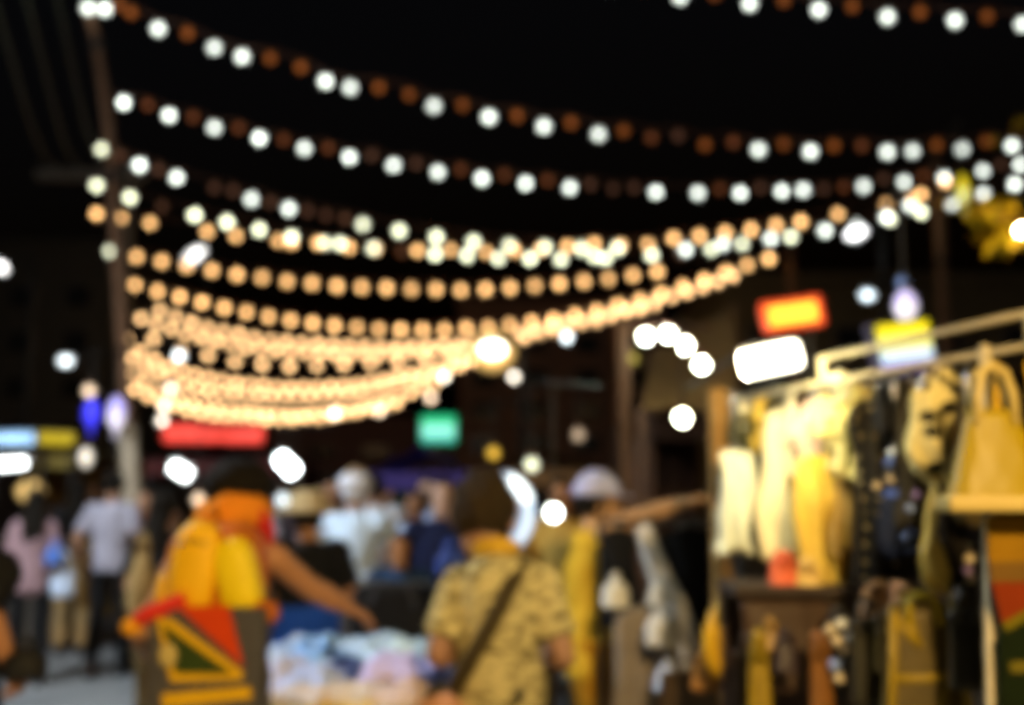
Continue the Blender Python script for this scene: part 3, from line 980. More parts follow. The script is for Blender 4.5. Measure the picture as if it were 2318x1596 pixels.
lantern('cream glowing paper dome over the left stall', 70, 1112, 11.5, px(60, 11.5), px(50, 11.5), [emit('l_cream', (0.78, 0.50, 0.17), 1.0)])


# ------------------------------------------------------------------ golden tree over the stall
def leaf_mesh(m):
    me = bpy.data.meshes.new('leaf')
    me.from_pydata([(0, 0, 0), (0.05, 0.025, -0.02), (0.11, 0.028, -0.03), (0.19, 0, -0.07), (0.11, -0.028, -0.03), (0.05, -0.025, -0.02), (0.10, 0, -0.018)], [], [(0, 1, 6), (1, 2, 6), (2, 3, 6), (3, 4, 6), (4, 5, 6), (5, 0, 6)])
    me.materials.append(m)
    return me


tb = Vector((at(2460, HOR, 8.0).x, 8.0, 0))
t = thing('tree', 'golden leaved tree reaching in from the right edge above the yellow sign', 'tree', tb)
bm = bmesh.new()
limb(bm, [(0, 0, 0), (0.05, 0, 1.5), (-0.02, 0.02, 3.2), (0.05, 0, 4.6)], [0.16, 0.13, 0.10, 0.05], 12)
obj('trunk', bm, WOODBROWN, t, True)
LEAF = [leaf_mesh(mat('leaf_gold', (0.80, 0.56, 0.006), 0.5, 0.3, 20)), leaf_mesh(mat('leaf_amber', (0.70, 0.45, 0.004), 0.5, 0.3, 20))]
cr = thing('crown', None, None)
cr.parent = t
for (uu, vv, dd, rad, cnt) in ((2212, 463, 7.9, 0.11, 18), (2258, 466, 7.9, 0.10, 18), (2290, 488, 8.0, 0.11, 18), (2292, 532, 7.9, 0.13, 24), (2300, 290, 8.2, 0.11, 6), (2335, 280, 8.2, 0.16, 8), (2190, 458, 7.9, 0.08, 12)):
    c = at(uu, vv, dd) - tb
    bm = bmesh.new()
    limb(bm, [(0, 0, c.z * 0.8), (c.x * 0.5, c.y * 0.5, c.z * 0.95), c], [0.04, 0.022, 0.008], 8)
    obj('branch', bm, WOODBROWN, cr, True)
    for k in range(cnt):
        o = link(bpy.data.objects.new('leaf', LEAF[k % 2]))
        o.parent = cr
        o.location = c + Vector((random.gauss(0, 1), random.gauss(0, 1), random.gauss(0, 0.6))) * rad * 0.6
        o.rotation_euler = (random.uniform(-0.6, 0.6), random.uniform(-0.7, 0.9), random.uniform(0, 6.28))
        s = random.uniform(0.6, 0.95)
        o.scale = (s, s, s)
hanging_bulb('cream bulb among the golden leaves at the right edge', 2312, 522, 7.6, 0.022, 'p', 0.3, 60)
hanging_bulb('white bulb just under the tall yellow lantern', 2155, 461, 8.6, 0.035, 'w', 0.25, 0.9)


# ------------------------------------------------------------------ buildings behind
def building(label, u0, u1, vtop, d, depth, m, nx, nz, wm):
    a, b = at(u0, vtop, d), at(u1, vtop, d)
    c = (a.x + b.x) / 2
    w, h = b.x - a.x, a.z
    t = thing('building', label, 'building', (c, d, 0))
    obj('wall', boxes(((0, depth / 2, h / 2), (w, depth, h))), m, t)
    obj('parapet', boxes(((0, depth / 2, h + 0.15), (w + 0.3, depth + 0.3, 0.3))), m, t)
    for i in range(nx):
        for k in range(nz):
            x = -w / 2 + w * (i + 0.5) / nx
            z = 3.2 + (h - 4.2) * (k + 0.4) / nz
            f = obj('window', boxes(((x, -0.03, z), (w / nx * 0.5, 0.1, (h - 4) / nz * 0.55), None, 0.02)), mat('window_frame', (0.12, 0.11, 0.10), 0.6), t)
            obj('pane', boxes(((x, -0.085, z), (w / nx * 0.42, 0.02, (h - 4) / nz * 0.47))), wm, f)
    obj('shopfront', boxes(((0, -0.05, 1.35), (w * 0.9, 0.12, 2.5))), mat('shutter', (0.06, 0.05, 0.05), 0.5), t)
    return t


GLASS = mat('dark_glass', (0.015, 0.017, 0.02), 0.1, 0.1)
building('dark grey building behind the poles at the left edge', -260, 250, 560, 46, 12, mat('plaster_grey', (0.08, 0.08, 0.075), 0.9, 0.2, 1.5, 0.3), 4, 4, GLASS)
building('dark brown building closing the street behind the flood lamp', 1040, 1500, 690, 52, 12, mat('plaster_brown', (0.20, 0.12, 0.09), 0.9, 0.25, 1.5, 0.3), 4, 4, GLASS)
building('low dark building behind the red sign', 300, 1035, 955, 56, 10, mat('plaster_dark', (0.16, 0.09, 0.08), 0.9, 0.25, 1.5, 0.3), 6, 1, GLASS)
building('dark building behind the orange sign and the stall', 1640, 2600, 640, 34, 10, mat('plaster_olive', (0.15, 0.12, 0.07), 0.9, 0.25, 1.5, 0.3), 5, 3, GLASS)


# ------------------------------------------------------------------ stalls
def stall(label, u0, u1, vroof, veave, d, depth, roofm, postm, backm=None, vback=None, counter=None, peak=0.5):
    a, b = at(u0, veave, d), at(u1, veave, d)
    r = at(u0, vroof, d)
    w = b.x - a.x
    t = thing('market_stall', label, 'stall', ((a.x + b.x) / 2, d, 0), 0, 'market stalls')
    ze, zr = a.z, r.z
    bm = bmesh.new()
    n, m_ = 12, 6
    V = {}
    for i in range(n + 1):
        for k in range(m_ + 1):
            x = -w / 2 + w * i / n
            y = depth * k / m_
            f = 1 - abs(i / n - peak) / max(peak, 1 - peak)
            z = ze + (zr - ze) * f - 0.05 * math.sin(math.pi * i / n * 4) ** 2 + 0.02 * math.sin(k * 2.1)
            V[i, k] = bm.verts.new((x, y, z))
    for i in range(n):
        for k in range(m_):
            bm.faces.new((V[i, k], V[i + 1, k], V[i + 1, k + 1], V[i, k + 1]))
    bmesh.ops.solidify(bm, geom=bm.faces[:], thickness=0.015)
    obj('canopy', bm, roofm, t, True)
    bm = bmesh.new()
    for i in range(n):
        x0, x1 = -w / 2 + w * i / n, -w / 2 + w * (i + 1) / n
        box(bm, ((x0 + x1) / 2, -0.012, V[i, 0].co.z - 0.09 if False else (ze - 0.09)), (x1 - x0 - 0.01, 0.012, 0.17))
    obj('valance', bm, roofm, t)
    for sx in (-1, 1):
        for y in (0.03, depth - 0.03):
            obj('post', bars(((sx * (w / 2 - 0.04), y, 0), (sx * (w / 2 - 0.04), y, ze)), r=0.03), postm, t, True)
    if backm is not None:
        bm = bmesh.new()
        z0 = 0.1 if vback is None else at(0, vback, d + depth).z
        N = 24
        top_, bot = [], []
        for i in range(N + 1):
            x = -w / 2 + w * i / N
            y = depth - 0.08 + 0.03 * math.sin(i * 1.7)
            top_.append(bm.verts.new((x, y, ze - 0.05)))
            bot.append(bm.verts.new((x, y + 0.03 * math.sin(i * 2.3), z0)))
        for i in range(N):
            bm.faces.new((bot[i], bot[i + 1], top_[i + 1], top_[i]))
        bmesh.ops.solidify(bm, geom=bm.faces[:], thickness=0.01)
        obj('back_curtain', bm, backm, t, True)
    if counter is not None:
        obj('counter', boxes(((0, 0.35, 0.45), (w * 0.9, 0.6, 0.9), None, 0.02)), counter, t)
    return t


INDIGO = mat('indigo_canvas', (0.07, 0.05, 0.22), 0.9, 0.3, 5)
GREENC = mat('dark_green_cloth', (0.018, 0.06, 0.03), 0.9, 0.3, 5)
TAN = mat('tan_canvas', (0.20, 0.12, 0.045), 0.9, 0.25, 5, 0.2)
DKBROWN = mat('dark_brown_cloth', (0.07, 0.035, 0.02), 0.9, 0.3, 4)
stall('stall with indigo canopy and dark green curtain behind the crowd', 825, 1065, 1008, 1068, 10.2, 2.2, INDIGO, DARK_METAL, GREENC, None, mat('counter_dark', (0.03, 0.03, 0.035), 0.7))
stall('dark stall with maroon roof under the red sign', 330, 640, 1000, 1040, 12.0, 2.4, mat('maroon_canvas', (0.10, 0.03, 0.03), 0.9), DARK_METAL, mat('maroon_curtain', (0.06, 0.02, 0.02), 0.9), None, mat('counter_b', (0.06, 0.04, 0.03), 0.7))
stall('stall under the pale blue and yellow signs at the left edge', -170, 172, 1005, 1022, 11.3, 2.4, mat('olive_canvas', (0.20, 0.15, 0.04), 0.9), DARK_METAL, mat('ochre_curtain', (0.28, 0.17, 0.05), 0.9), None, mat('counter_c', (0.10, 0.08, 0.06), 0.7))
stall('stall with dark brown curtain and wooden posts next to the clothes rack', 1425, 1660, 925, 945, 8.2, 1.6, DKBROWN, WOODBROWN, DKBROWN, None, DKBROWN)
stall('low stall with brown awning right of the indigo canopy', 1075, 1400, 1015, 1062, 11.0, 2.2, mat('brown_canvas', (0.22, 0.12, 0.05), 0.9), WOODBROWN, DKBROWN, None, DKBROWN)
tcl = thing('awning', 'tan canvas awning sloping under the four white bulbs', 'awning', (at(1560, HOR, 7.4).x, 7.4, 0))
bm = bmesh.new()
CR = [at(1470, 800, 7.9), at(1665, 690, 7.9), at(1668, 930, 6.6), at(1452, 925, 6.6)]
V = {}
for i in range(13):
    for k in range(9):
        f, g = i / 12, k / 8
        q = (CR[0].lerp(CR[1], f)).lerp(CR[3].lerp(CR[2], f), g) - Vector(tcl.location)
        V[i, k] = bm.verts.new(q + Vector((0, 0, -0.06 * math.sin(math.pi * f) * math.sin(math.pi * g) + 0.015 * math.sin(i * 1.9 + k))))
for i in range(12):
    for k in range(8):
        bm.faces.new((V[i, k], V[i + 1, k], V[i + 1, k + 1], V[i, k + 1]))
bmesh.ops.solidify(bm, geom=bm.faces[:], thickness=0.012)
obj('cloth', bm, TAN, tcl, True)
for c in CR:
    q = c - Vector(tcl.location)
    obj('pole', bars(((q.x, q.y, 0), q), r=0.022), WOODBROWN, tcl, True)
# wooden posts of the tan stall and hanging clothes inside
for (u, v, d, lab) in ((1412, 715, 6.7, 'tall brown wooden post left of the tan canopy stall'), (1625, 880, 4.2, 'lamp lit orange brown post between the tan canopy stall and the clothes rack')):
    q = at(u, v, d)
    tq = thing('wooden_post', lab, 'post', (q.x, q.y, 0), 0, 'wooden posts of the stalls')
    obj('shaft', boxes(((0, 0, q.z / 2), (0.066, 0.066, q.z), None, 0.01)), WOODBROWN if u < 1500 else mat('lamplit_wood', (0.50, 0.29, 0.08), 0.6, 0.3, 7, 0.3), tq)  # right-hand post: lamp light put into its ochre colour
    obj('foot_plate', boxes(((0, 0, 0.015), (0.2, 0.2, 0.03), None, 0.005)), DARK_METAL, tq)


# ------------------------------------------------------------------ people
def shirt_print(name, base, dark, scale=26):
    m = mat(name, base, 0.9, 0.2, 14)
    nt = m.node_tree
    b = nt.nodes['Principled BSDF']
    src = b.inputs['Base Color'].links[0].from_socket
    tc = [n for n in nt.nodes if n.type == 'TEX_COORD'][0]
    wv = nt.nodes.new('ShaderNodeTexNoise')
    wv.inputs['Scale'].default_value = scale
    wv.inputs['Detail'].default_value = 2
    mp = nt.nodes.new('ShaderNodeMapping')
    mp.inputs['Scale'].default_value = (0.6, 1, 1.6)
    nt.links.new(tc.outputs['Object'], mp.inputs['Vector'])
    nt.links.new(mp.outputs[0], wv.inputs['Vector'])
    ra = nt.nodes.new('ShaderNodeValToRGB')
    ra.color_ramp.elements[0].position = 0.50
    ra.color_ramp.elements[1].position = 0.62
    nt.links.new(wv.outputs['Fac'], ra.inputs[0])
    mx = nt.nodes.new('ShaderNodeMix')
    mx.data_type = 'RGBA'
    nt.links.new(ra.outputs[0], mx.inputs[0])
    nt.links.new(src, mx.inputs[6])
    mx.inputs[7].default_value = (*dark, 1)
    nt.links.new(mx.outputs[2], b.inputs['Base Color'])
    return m


BLACK = mat('black_cloth', (0.012, 0.012, 0.013), 0.9, 0.3)
NAVY = mat('navy_cloth', (0.012, 0.016, 0.05), 0.9, 0.3)
CHAR = mat('charcoal_cloth', (0.045, 0.045, 0.050), 0.9, 0.3)
OLIVE = shirt_print('olive_print', (0.54, 0.45, 0.20), (0.10, 0.08, 0.028), 32)
LAVTEE = mat('lavender_grey_tee', (0.33, 0.32, 0.39), 0.9, 0.12)
MAUVE = mat('mauve_top', (0.31, 0.20, 0.22), 0.9, 0.15)
LBLUE = mat('light_blue_shirt', (0.58, 0.72, 0.92), 0.9, 0.15)
TANCL = mat('tan_cloth', (0.33, 0.21, 0.09), 0.9, 0.15)
ROYAL = mat('royal_blue', (0.02, 0.09, 0.55), 0.85, 0.2)
AMBER = mat('amber_cloth', (0.75, 0.33, 0.015), 0.85, 0.15)

A_d = 3.75
A = person('person in olive printed shirt seen from behind, head bowed, dark strap across the back', gnd(1130, A_d), R(-6), 1.63,
           J=dict(head=(-0.062, 0.050, 1.528), neck=(-0.012, 0.01, 1.405), sho=(0, -0.005, 1.345), el_l=(-0.205, -0.05, 1.07), wr_l=(-0.12, 0.17, 1.05), el_r=(0.225, -0.05, 1.07), wr_r=(0.16, 0.16, 1.03), sh_l=(-0.145, 0, 1.30), sh_r=(0.150, 0, 1.315)),
           skin=SKIN, top=OLIVE, sleeve='short', hem=0.80, bottom=mat('dark_trousers', (0.03, 0.028, 0.02), 0.9), hair='short', hairmat=HAIR_BROWN, headrot=(R(-20), R(5), R(8)), near=True, girth=0.91, collar=mat('amber_collar', (0.62, 0.36, 0.03), 0.85, 0.15), curl=(0.9, 0.9), hs=1.34)
# cross-body bag of that person
ra = gnd(1130, A_d)
t = thing('crossbody_bag', 'dark strap and pouch worn across the olive printed shirt', 'bag', ra, R(-6))
bm = bmesh.new()
tube(bm, [(0.085, 0.03, 1.385), (0.078, -0.06, 1.365), (0.055, -0.108, 1.30), (-0.01, -0.140, 1.17), (-0.075, -0.138, 1.06), (-0.130, -0.110, 0.97), (-0.170, -0.02, 0.91)], [(0.031, 0.006)] * 7, 8, Vector((0, -1, 0.2)))
obj('strap', bm, mat('dark_strap', (0.05, 0.035, 0.012), 0.8, 0.2), t, True)
obj('pouch', boxes(((-0.215, 0.05, 0.86), (0.06, 0.20, 0.16), None, 0.02)), mat('dark_strap', (0.05, 0.035, 0.012)), t)

B_d = 3.65
rb = gnd(522, B_d)
person('person with orange backpack, orange neck scarf and black hair reaching over the clothes table', rb, R(-8), 1.66,
       J=dict(sh_r=(0.145, 0.02, 1.375), el_r=(0.225, 0.17, 1.265), wr_r=(0.315, 0.36, 1.175), el_l=(-0.25, -0.06, 1.12), wr_l=(-0.27, -0.02, 1.10), head=(0.02, 0.035, 1.545)),
       skin=SKIN_TAN, top=CHAR, sleeve='none', hem=0.78, bottom=CHAR, bkind='trousers', hair='full', headrot=(R(-8), 0, R(-14)), near=True, hs=1.1, girth=0.86, curl=(0.6, 0.35), palm=(None, (-0.3, 0.3, -1)))
t = thing('neck_scarf', 'orange neck scarf with red end above the orange backpack', 'scarf', rb, R(-8))
bm = bmesh.new()
NZ = 1.525
P = [Vector((0.095 * math.sin(a) + 0.01, -0.105 * math.cos(a) + 0.01, NZ + 0.02 * math.sin(2 * a))) for a in [2 * math.pi * k / 20 for k in range(21)]]
tube(bm, P, [(0.034, 0.058 + 0.006 * math.sin(k * 1.9)) for k in range(21)], 10, Vector((0, 0, 1)), caps=False)
obj('wrap', bm, mat('orange_knit', (0.82, 0.27, 0.02), 0.9, 0.2, 40, 0.5), t, True)
bm = bmesh.new()
limb(bm, [(0.105, -0.04, 1.53), (0.130, -0.03, 1.48), (0.14, 0.0, 1.43)], [(0.03, 0.014), (0.036, 0.014), (0.02, 0.010)], 10)
obj('end', bm, mat('red_knit', (0.55, 0.03, 0.025), 0.9, 0.2, 40, 0.5), t, True)

# backpack
t = thing('backpack', 'bulging orange backpack with yellow side pocket on the person at the clothes table', 'backpack', rb + Vector((0.075, 0, 0.0)), R(-8))
t.scale = (1.08, 1.08, 1.08)


def lump(c, s, p=0.7, rot=None, seg=20, rings=14):
    bm = bmesh.new()
    vs = ball(bm, (0, 0, 0), 1.0, seg, rings)
    for v in vs:
        co = v.co
        v.co = Vector([math.copysign(abs(q) ** p, q) for q in co])
    bmesh.ops.transform(bm, matrix=Matrix.Translation(Vector(c)) @ (rot.to_4x4() if rot else Matrix.Identity(4)) @ Matrix.Diagonal((*s, 1)), verts=bm.verts[:])
    return bm


ORB = mat('orange_nylon', (0.90, 0.50, 0.004), 0.55, 0.15, 8)
ORD = mat('burnt_orange_nylon', (0.48, 0.12, 0.005), 0.55, 0.15, 8)
YEN = mat('yellow_nylon', (0.85, 0.64, 0.004), 0.55, 0.12, 8)
obj('main_body', lump((-0.02, -0.20, 1.245), (0.140, 0.10, 0.145), 0.62), ORD, t, True)
obj('front_pocket', lump((-0.050, -0.285, 1.255), (0.068, 0.050, 0.142), 0.66, Matrix.Rotation(R(6), 3, 'Y')), ORB, t, True)
obj('side_pocket', lump((0.074, -0.275, 1.235), (0.058, 0.050, 0.118), 0.62, Matrix.Rotation(R(-14), 3, 'Y')), YEN, t, True)
obj('bottom_roll', lump((0.035, -0.265, 1.135), (0.155, 0.062, 0.046), 0.72, Matrix.Rotation(R(-4), 3, 'Y')), ORD, t, True)
obj('elbow_pouch', lump((-0.175, -0.19, 1.18), (0.030, 0.040, 0.072), 0.8), ORB, t, True)
bm = bmesh.new()
tube(bm, [(-0.10, -0.325, 1.33), (-0.05, -0.338, 1.345), (0.0, -0.325, 1.335)], [0.004] * 3, 6, Vector((0, 1, 0)))
obj('zipper', bm, mat('zip_dark', (0.15, 0.06, 0.01), 0.5), t)
for s in (-1, 1):
    bm = bmesh.new()
    tube(bm, [(s * 0.06 - 0.07, -0.12, 1.33), (s * 0.085 - 0.07, -0.02, 1.395), (s * 0.09 - 0.07, 0.085, 1.30), (s * 0.095 - 0.07, 0.105, 1.15), (s * 0.10 - 0.07, 0.02, 1.06), (s * 0.10 - 0.07, -0.12, 1.07)], [(0.024, 0.006)] * 6, 8, Vector((0, -1, 0)))
    obj('shoulder_strap', bm, ORD, t, True)

# patchwork tote bag with red and green triangles
td = 3.25
tc_ = at(458, 1492, td)
t = thing('tote_bag', 'charcoal tote bag with red and green triangles bordered in yellow, under the orange backpack', 'bag', tc_, R(-4))
tw, th = px(262, td), 0.44
CH2 = mat('charcoal_canvas', (0.075, 0.07, 0.07), 0.9, 0.25, 30, 0.2)
zc = -0.075
obj('body', boxes(((0, 0.055, zc), (tw, 0.10, th), None, 0.02)), CH2, t)


def patch(name, pts, m, y, th_=0.006):
    bm = bmesh.new()
    f = [bm.verts.new((x, y, z)) for x, z in pts]
    b = [bm.verts.new((x, y + th_, z)) for x, z in pts]
    n = len(pts)
    bm.faces.new(f)
    bm.faces.new(b[::-1])
    for k in range(n):
        bm.faces.new((f[k], f[(k + 1) % n], b[(k + 1) % n], b[k]))
    return obj(name, bm, m, t)


def tp(u, v):
    q = at(u, v, td) - tc_
    return (q.x, q.z)


YEL = mat('yellow_trim', (0.72, 0.42, 0.01), 0.85, 0.15)
GRN = mat('deep_green_felt', (0.035, 0.055, 0.012), 0.9, 0.2)
REDF = mat('red_felt', (0.60, 0.055, 0.008), 0.9, 0.15)
patch('trim_panel', [tp(350, 1400), tp(385, 1402), tp(552, 1520), tp(548, 1538), tp(385, 1545)], YEL, -0.001)
patch('green_triangle', [tp(366, 1412), tp(528, 1524), tp(398, 1524)], GRN, -0.005)
patch('red_triangle', [tp(398, 1372), tp(520, 1372), tp(552, 1508)], REDF, -0.003)
patch('yellow_stripe', [tp(365, 1572), tp(568, 1552), tp(572, 1580), tp(366, 1604)], YEL, -0.002)
obj('pale_badge', lump((tp(380, 1483)[0], -0.008, tp(380, 1483)[1]), (0.028, 0.012, 0.034), 0.9), mat('cream_felt', (0.55, 0.42, 0.14), 0.9), t, True)
bm = bmesh.new()
q0, q1, q2 = tp(300, 1412), tp(330, 1392), tp(408, 1362)
limb(bm, [(q0[0], 0.01, q0[1]), (q1[0], 0.0, q1[1]), (q2[0], 0.03, q2[1])], [(0.022, 0.014), (0.024, 0.014), (0.026, 0.016)], 10)
obj('red_handle', bm, mat('red_webbing', (0.62, 0.035, 0.02), 0.8), t, True)
obj('handle_end', lump((q0[0] - 0.012, 0.01, q0[1] - 0.012), (0.030, 0.022, 0.026), 0.8), AMBER, t, True)

# the others
person('person in pale lavender cap and gold top pointing an outstretched arm at the hanging clothes', gnd(1338, 5.4), R(-82), 1.64,
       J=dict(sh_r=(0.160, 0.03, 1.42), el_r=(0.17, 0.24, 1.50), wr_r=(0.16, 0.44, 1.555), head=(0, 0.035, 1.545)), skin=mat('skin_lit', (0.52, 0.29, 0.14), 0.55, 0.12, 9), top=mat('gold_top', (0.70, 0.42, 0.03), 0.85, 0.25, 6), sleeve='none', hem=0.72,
       bottom=mat('amber_trousers', (0.45, 0.20, 0.01), 0.9), hair='short', cap=mat('lavender_cap', (0.50, 0.50, 0.72), 0.9), near=True, curl=(0.5, 0.75), palm=(None, (0.2, 0, -1)))
person('person in pale lavender grey tee and black trousers walking away beside the pole', gnd(256, 9.6), R(4), 1.76,
       J=dict(an_l=(-0.09, -0.10, 0.09), kn_l=(-0.09, 0.02, 0.47), an_r=(0.12, 0.14, 0.07), kn_r=(0.10, 0.12, 0.46), sh_l=(-0.155, 0, 1.34), sh_r=(0.155, 0, 1.34), el_l=(-0.25, -0.06, 1.11), wr_l=(-0.24, 0.06, 0.90), el_r=(0.21, -0.02, 1.10), wr_r=(0.18, 0.12, 0.92)),
       top=LAVTEE, hem=0.86, bottom=BLACK, hair='short', near=False, girth=0.84)
person('person with long dark hair in mauve top and black trousers carrying bags', gnd(82, 9.2), R(18), 1.60,
       J=dict(sh_l=(-0.14, 0, 1.34), sh_r=(0.14, 0, 1.34), el_l=(-0.18, -0.02, 1.10), wr_l=(-0.17, 0.10, 0.90), el_r=(0.20, -0.02, 1.10), wr_r=(0.18, 0.10, 0.92)), girth=0.82, top=MAUVE, sleeve='long', hem=0.80, bottom=BLACK, hair='long', skin=SKIN_TAN)
person('person at the picture edge in dark clothes, bare forearm holding a black bag', gnd(-88, 3.5), R(-10), 1.62,
       J=dict(sh_r=(0.155, 0, 1.375), el_r=(0.125, -0.02, 1.27), wr_r=(0.195, 0.02, 1.085)), skin=SKIN_TAN, top=BLACK, hem=0.80, bottom=BLACK, hair='short', near=True, curl=(0.5, 1.2))
person('dark clothed person with tan trousers between the mauve top and the grey tee', gnd(176, 11.0), R(10), 1.70, top=BLACK, sleeve='long', bottom=TANCL, hair='long')
person('person with long black hair and black top behind the orange backpack', gnd(372, 6.6), R(-25), 1.58, top=BLACK, sleeve='short', bottom=mat('brown_trousers', (0.10, 0.07, 0.03), 0.9), hair='long',
       J=dict(el_l=(-0.27, 0.02, 1.08), wr_l=(-0.24, 0.10, 0.88)))
person('person in dull red top beyond the pole', gnd(335, 9.8), R(160), 1.60, top=mat('dull_red', (0.28, 0.05, 0.04), 0.9), bottom=BLACK, hair='short', skin=SKIN)
F = person('person in black top, royal blue shorts and straw hat behind the clothes table', gnd(700, 5.9), R(30), 1.56, top=BLACK, sleeve='short', hem=1.07, bottom=ROYAL, bkind='shorts', hair='short', skin=SKIN_TAN, girth=1.15,
           J=dict(pelvis=(0, 0, 1.0), waist=(0, 0, 1.10), hp_l=(-0.09, 0, 0.93), hp_r=(0.09, 0, 0.93), el_r=(0.27, 0.03, 1.10), wr_r=(0.2, 0.2, 1.0)))
bm = bmesh.new()
lathe(bm, [(0.20, 1.575), (0.205, 1.583), (0.12, 1.60), (0.105, 1.67), (0.07, 1.70)], 24)
obj('straw_hat', bm, mat('straw', (0.50, 0.38, 0.20), 0.9, 0.2, 40, 0.4), F, True)
G = person('person in light blue shirt with white head scarf and tan cap in the crowd', gnd(803, 7.6), R(-20), 1.70, top=LBLUE, sleeve='long', hem=0.95, bottom=mat('grey_trousers', (0.16, 0.16, 0.18), 0.9), hair='full', hairmat=mat('white_scarf', (0.74, 0.76, 0.95), 0.9),
           J=dict(sh_r=(0.18, 0.02, 1.34), el_r=(0.25, 0.12, 1.22), wr_r=(0.14, 0.24, 1.14), el_l=(-0.27, 0.0, 1.12), wr_l=(-0.20, 0.16, 1.0)), cap=TANCL)
person('person in navy jacket facing the camera, pale pinkish face, under the indigo canopy', gnd(1000, 7.2), R(186), 1.66, top=NAVY, sleeve='long', bottom=BLACK, hair='short', skin=SKIN_PALE)
person('person in pale blue shirt left of the navy jacket', gnd(945, 8.3), R(150), 1.58, top=mat('pale_blue', (0.48, 0.60, 0.90), 0.9), sleeve='short', bottom=BLACK, hair='short')
person('child in dark blue tee in front of the crowd', gnd(906, 6.6), R(180), 1.33, top=mat('dark_blue_tee', (0.02, 0.05, 0.12), 0.9), bottom=NAVY, bkind='shorts', hair='short', skin=SKIN_TAN)
person('person in violet and white top behind the straw hat', gnd(757, 9.0), R(170), 1.68, top=mat('violet_top', (0.25, 0.2, 0.42), 0.9), bottom=BLACK, hair='short', skin=SKIN)
person('dark haired person in brown jacket near the amber bulb', gnd(1090, 8.8), R(20), 1.64, top=mat('brown_jacket', (0.10, 0.06, 0.03), 0.9), sleeve='long', bottom=BLACK, hair='short')
person('person in ochre top between the white bulb and the brown post', gnd(1272, 7.4), R(170), 1.66, top=mat('ochre_top', (0.55, 0.35, 0.08), 0.9), sleeve='short', bottom=TANCL, hair='short', skin=SKIN_TAN)


CROWD = [  # u, d, heading, height, top, sleeve, bottom, hair, label
    (575, 10.5, 165, 1.66, (0.60, 0.66, 0.80), 'short', (0.03, 0.03, 0.05), 'short', 'person in pale blue white tee far behind the backpack wearer'),
    (618, 12.0, 10, 1.70, (0.10, 0.08, 0.10), 'long', (0.02, 0.02, 0.03), 'long', 'person in dark jacket below the tilted tube lamp'),
    (735, 11.0, 190, 1.60, (0.66, 0.60, 0.70), 'short', (0.04, 0.05, 0.12), 'long', 'person in pale pink tee between the straw hat and the white head scarf'),
    (848, 9.6, 15, 1.72, (0.70, 0.74, 0.82), 'short', (0.05, 0.05, 0.06), 'short', 'person in white tee right of the light blue shirt'),
    (880, 11.8, 175, 1.62, (0.05, 0.12, 0.08), 'long', (0.02, 0.02, 0.02), 'short', 'person in dark green jacket before the green curtain'),
    (965, 9.8, 185, 1.70, (0.40, 0.52, 0.85), 'short', (0.03, 0.03, 0.05), 'long', 'person in bright blue tee behind the pale blue shirt'),
    (1050, 10.6, 160, 1.66, (0.22, 0.18, 0.42), 'long', (0.02, 0.02, 0.03), 'short', 'person in violet jacket under the indigo canopy edge'),
    (1180, 9.6, 200, 1.64, (0.60, 0.62, 0.70), 'short', (0.03, 0.03, 0.03), 'short', 'person in pale grey tee right of the ring light'),
    (1225, 11.5, 20, 1.70, (0.35, 0.20, 0.08), 'long', (0.02, 0.02, 0.02), 'long', 'person in rust jacket under the brown awning'),
    (520, 12.5, 185, 1.68, (0.30, 0.10, 0.10), 'short', (0.02, 0.02, 0.02), 'short', 'person in brick red tee hidden behind the black hair'),
    (1015, 12.6, 180, 1.74, (0.62, 0.62, 0.66), 'short', (0.02, 0.02, 0.03), 'short', 'tall person in light tee at the back under the indigo canopy'),
    (215, 13.5, 175, 1.70, (0.10, 0.09, 0.10), 'long', (0.03, 0.03, 0.04), 'short', 'person in charcoal jacket coming up the road behind the grey tee')]
for k, (u, d, hdg, hgt, c, sl, b, hr_, lab) in enumerate(CROWD):
    person(lab, gnd(u, d), R(hdg), hgt, top=mat('crowd_top_%d' % k, c, 0.9, 0.15), sleeve=sl, bottom=mat('crowd_bottom_%d' % k, b, 0.9), hair=hr_, skin=(SKIN, SKIN_TAN, SKIN_PALE)[k % 3],
           J=dict(el_r=(0.25, 0.03, 1.10), wr_r=(0.17, 0.22, 1.0)) if k % 2 else None)


# ------------------------------------------------------------------ bags carried in the crowd
def plastic_bag(label, u, v, d, w, h, m, cat='bag', group='bags carried in the crowd'):
    p = at(u, v, d)
    t = thing('carrier_bag', label, cat, p, random.uniform(-0.4, 0.4), group)
    bm = bmesh.new()
    N, K = 18, 8
    rings = []
    for k in range(K + 1):
        f = k / K
        z = -h / 2 + h * f
        s = (0.75 + 0.35 * math.sin(math.pi * (0.25 + 0.6 * f))) * (1 - 0.45 * max(0, f - 0.6) / 0.4)
        rings.append([bm.verts.new((w / 2 * s * math.cos(2 * math.pi * i / N) * (1 + 0.08 * math.sin(i * 3 + k)), w / 3.2 * s * math.sin(2 * math.pi * i / N) * (1 + 0.1 * math.sin(i * 2.3 + k * 1.7)), z)) for i in range(N)])
    for a, b in zip(rings, rings[1:]):
        for i in range(N):
            bm.faces.new((a[i], a[(i + 1) % N], b[(i + 1) % N], b[i]))
    bm.faces.new(rings[0][::-1])
    bm.faces.new(rings[-1])
    obj('body', bm, m, t, True)
    for s in (-1, 1):
        bm = bmesh.new()
        tube(bm, [(-w * 0.22, s * 0.01, h * 0.46), (-w * 0.14, s * 0.012, h * 0.72), (0, s * 0.012, h * 0.86), (w * 0.14, s * 0.012, h * 0.72), (w * 0.22, s * 0.01, h * 0.46)], [(0.010, 0.003)] * 5, 6)
        obj('handle', bm, m, t, True)
    return t


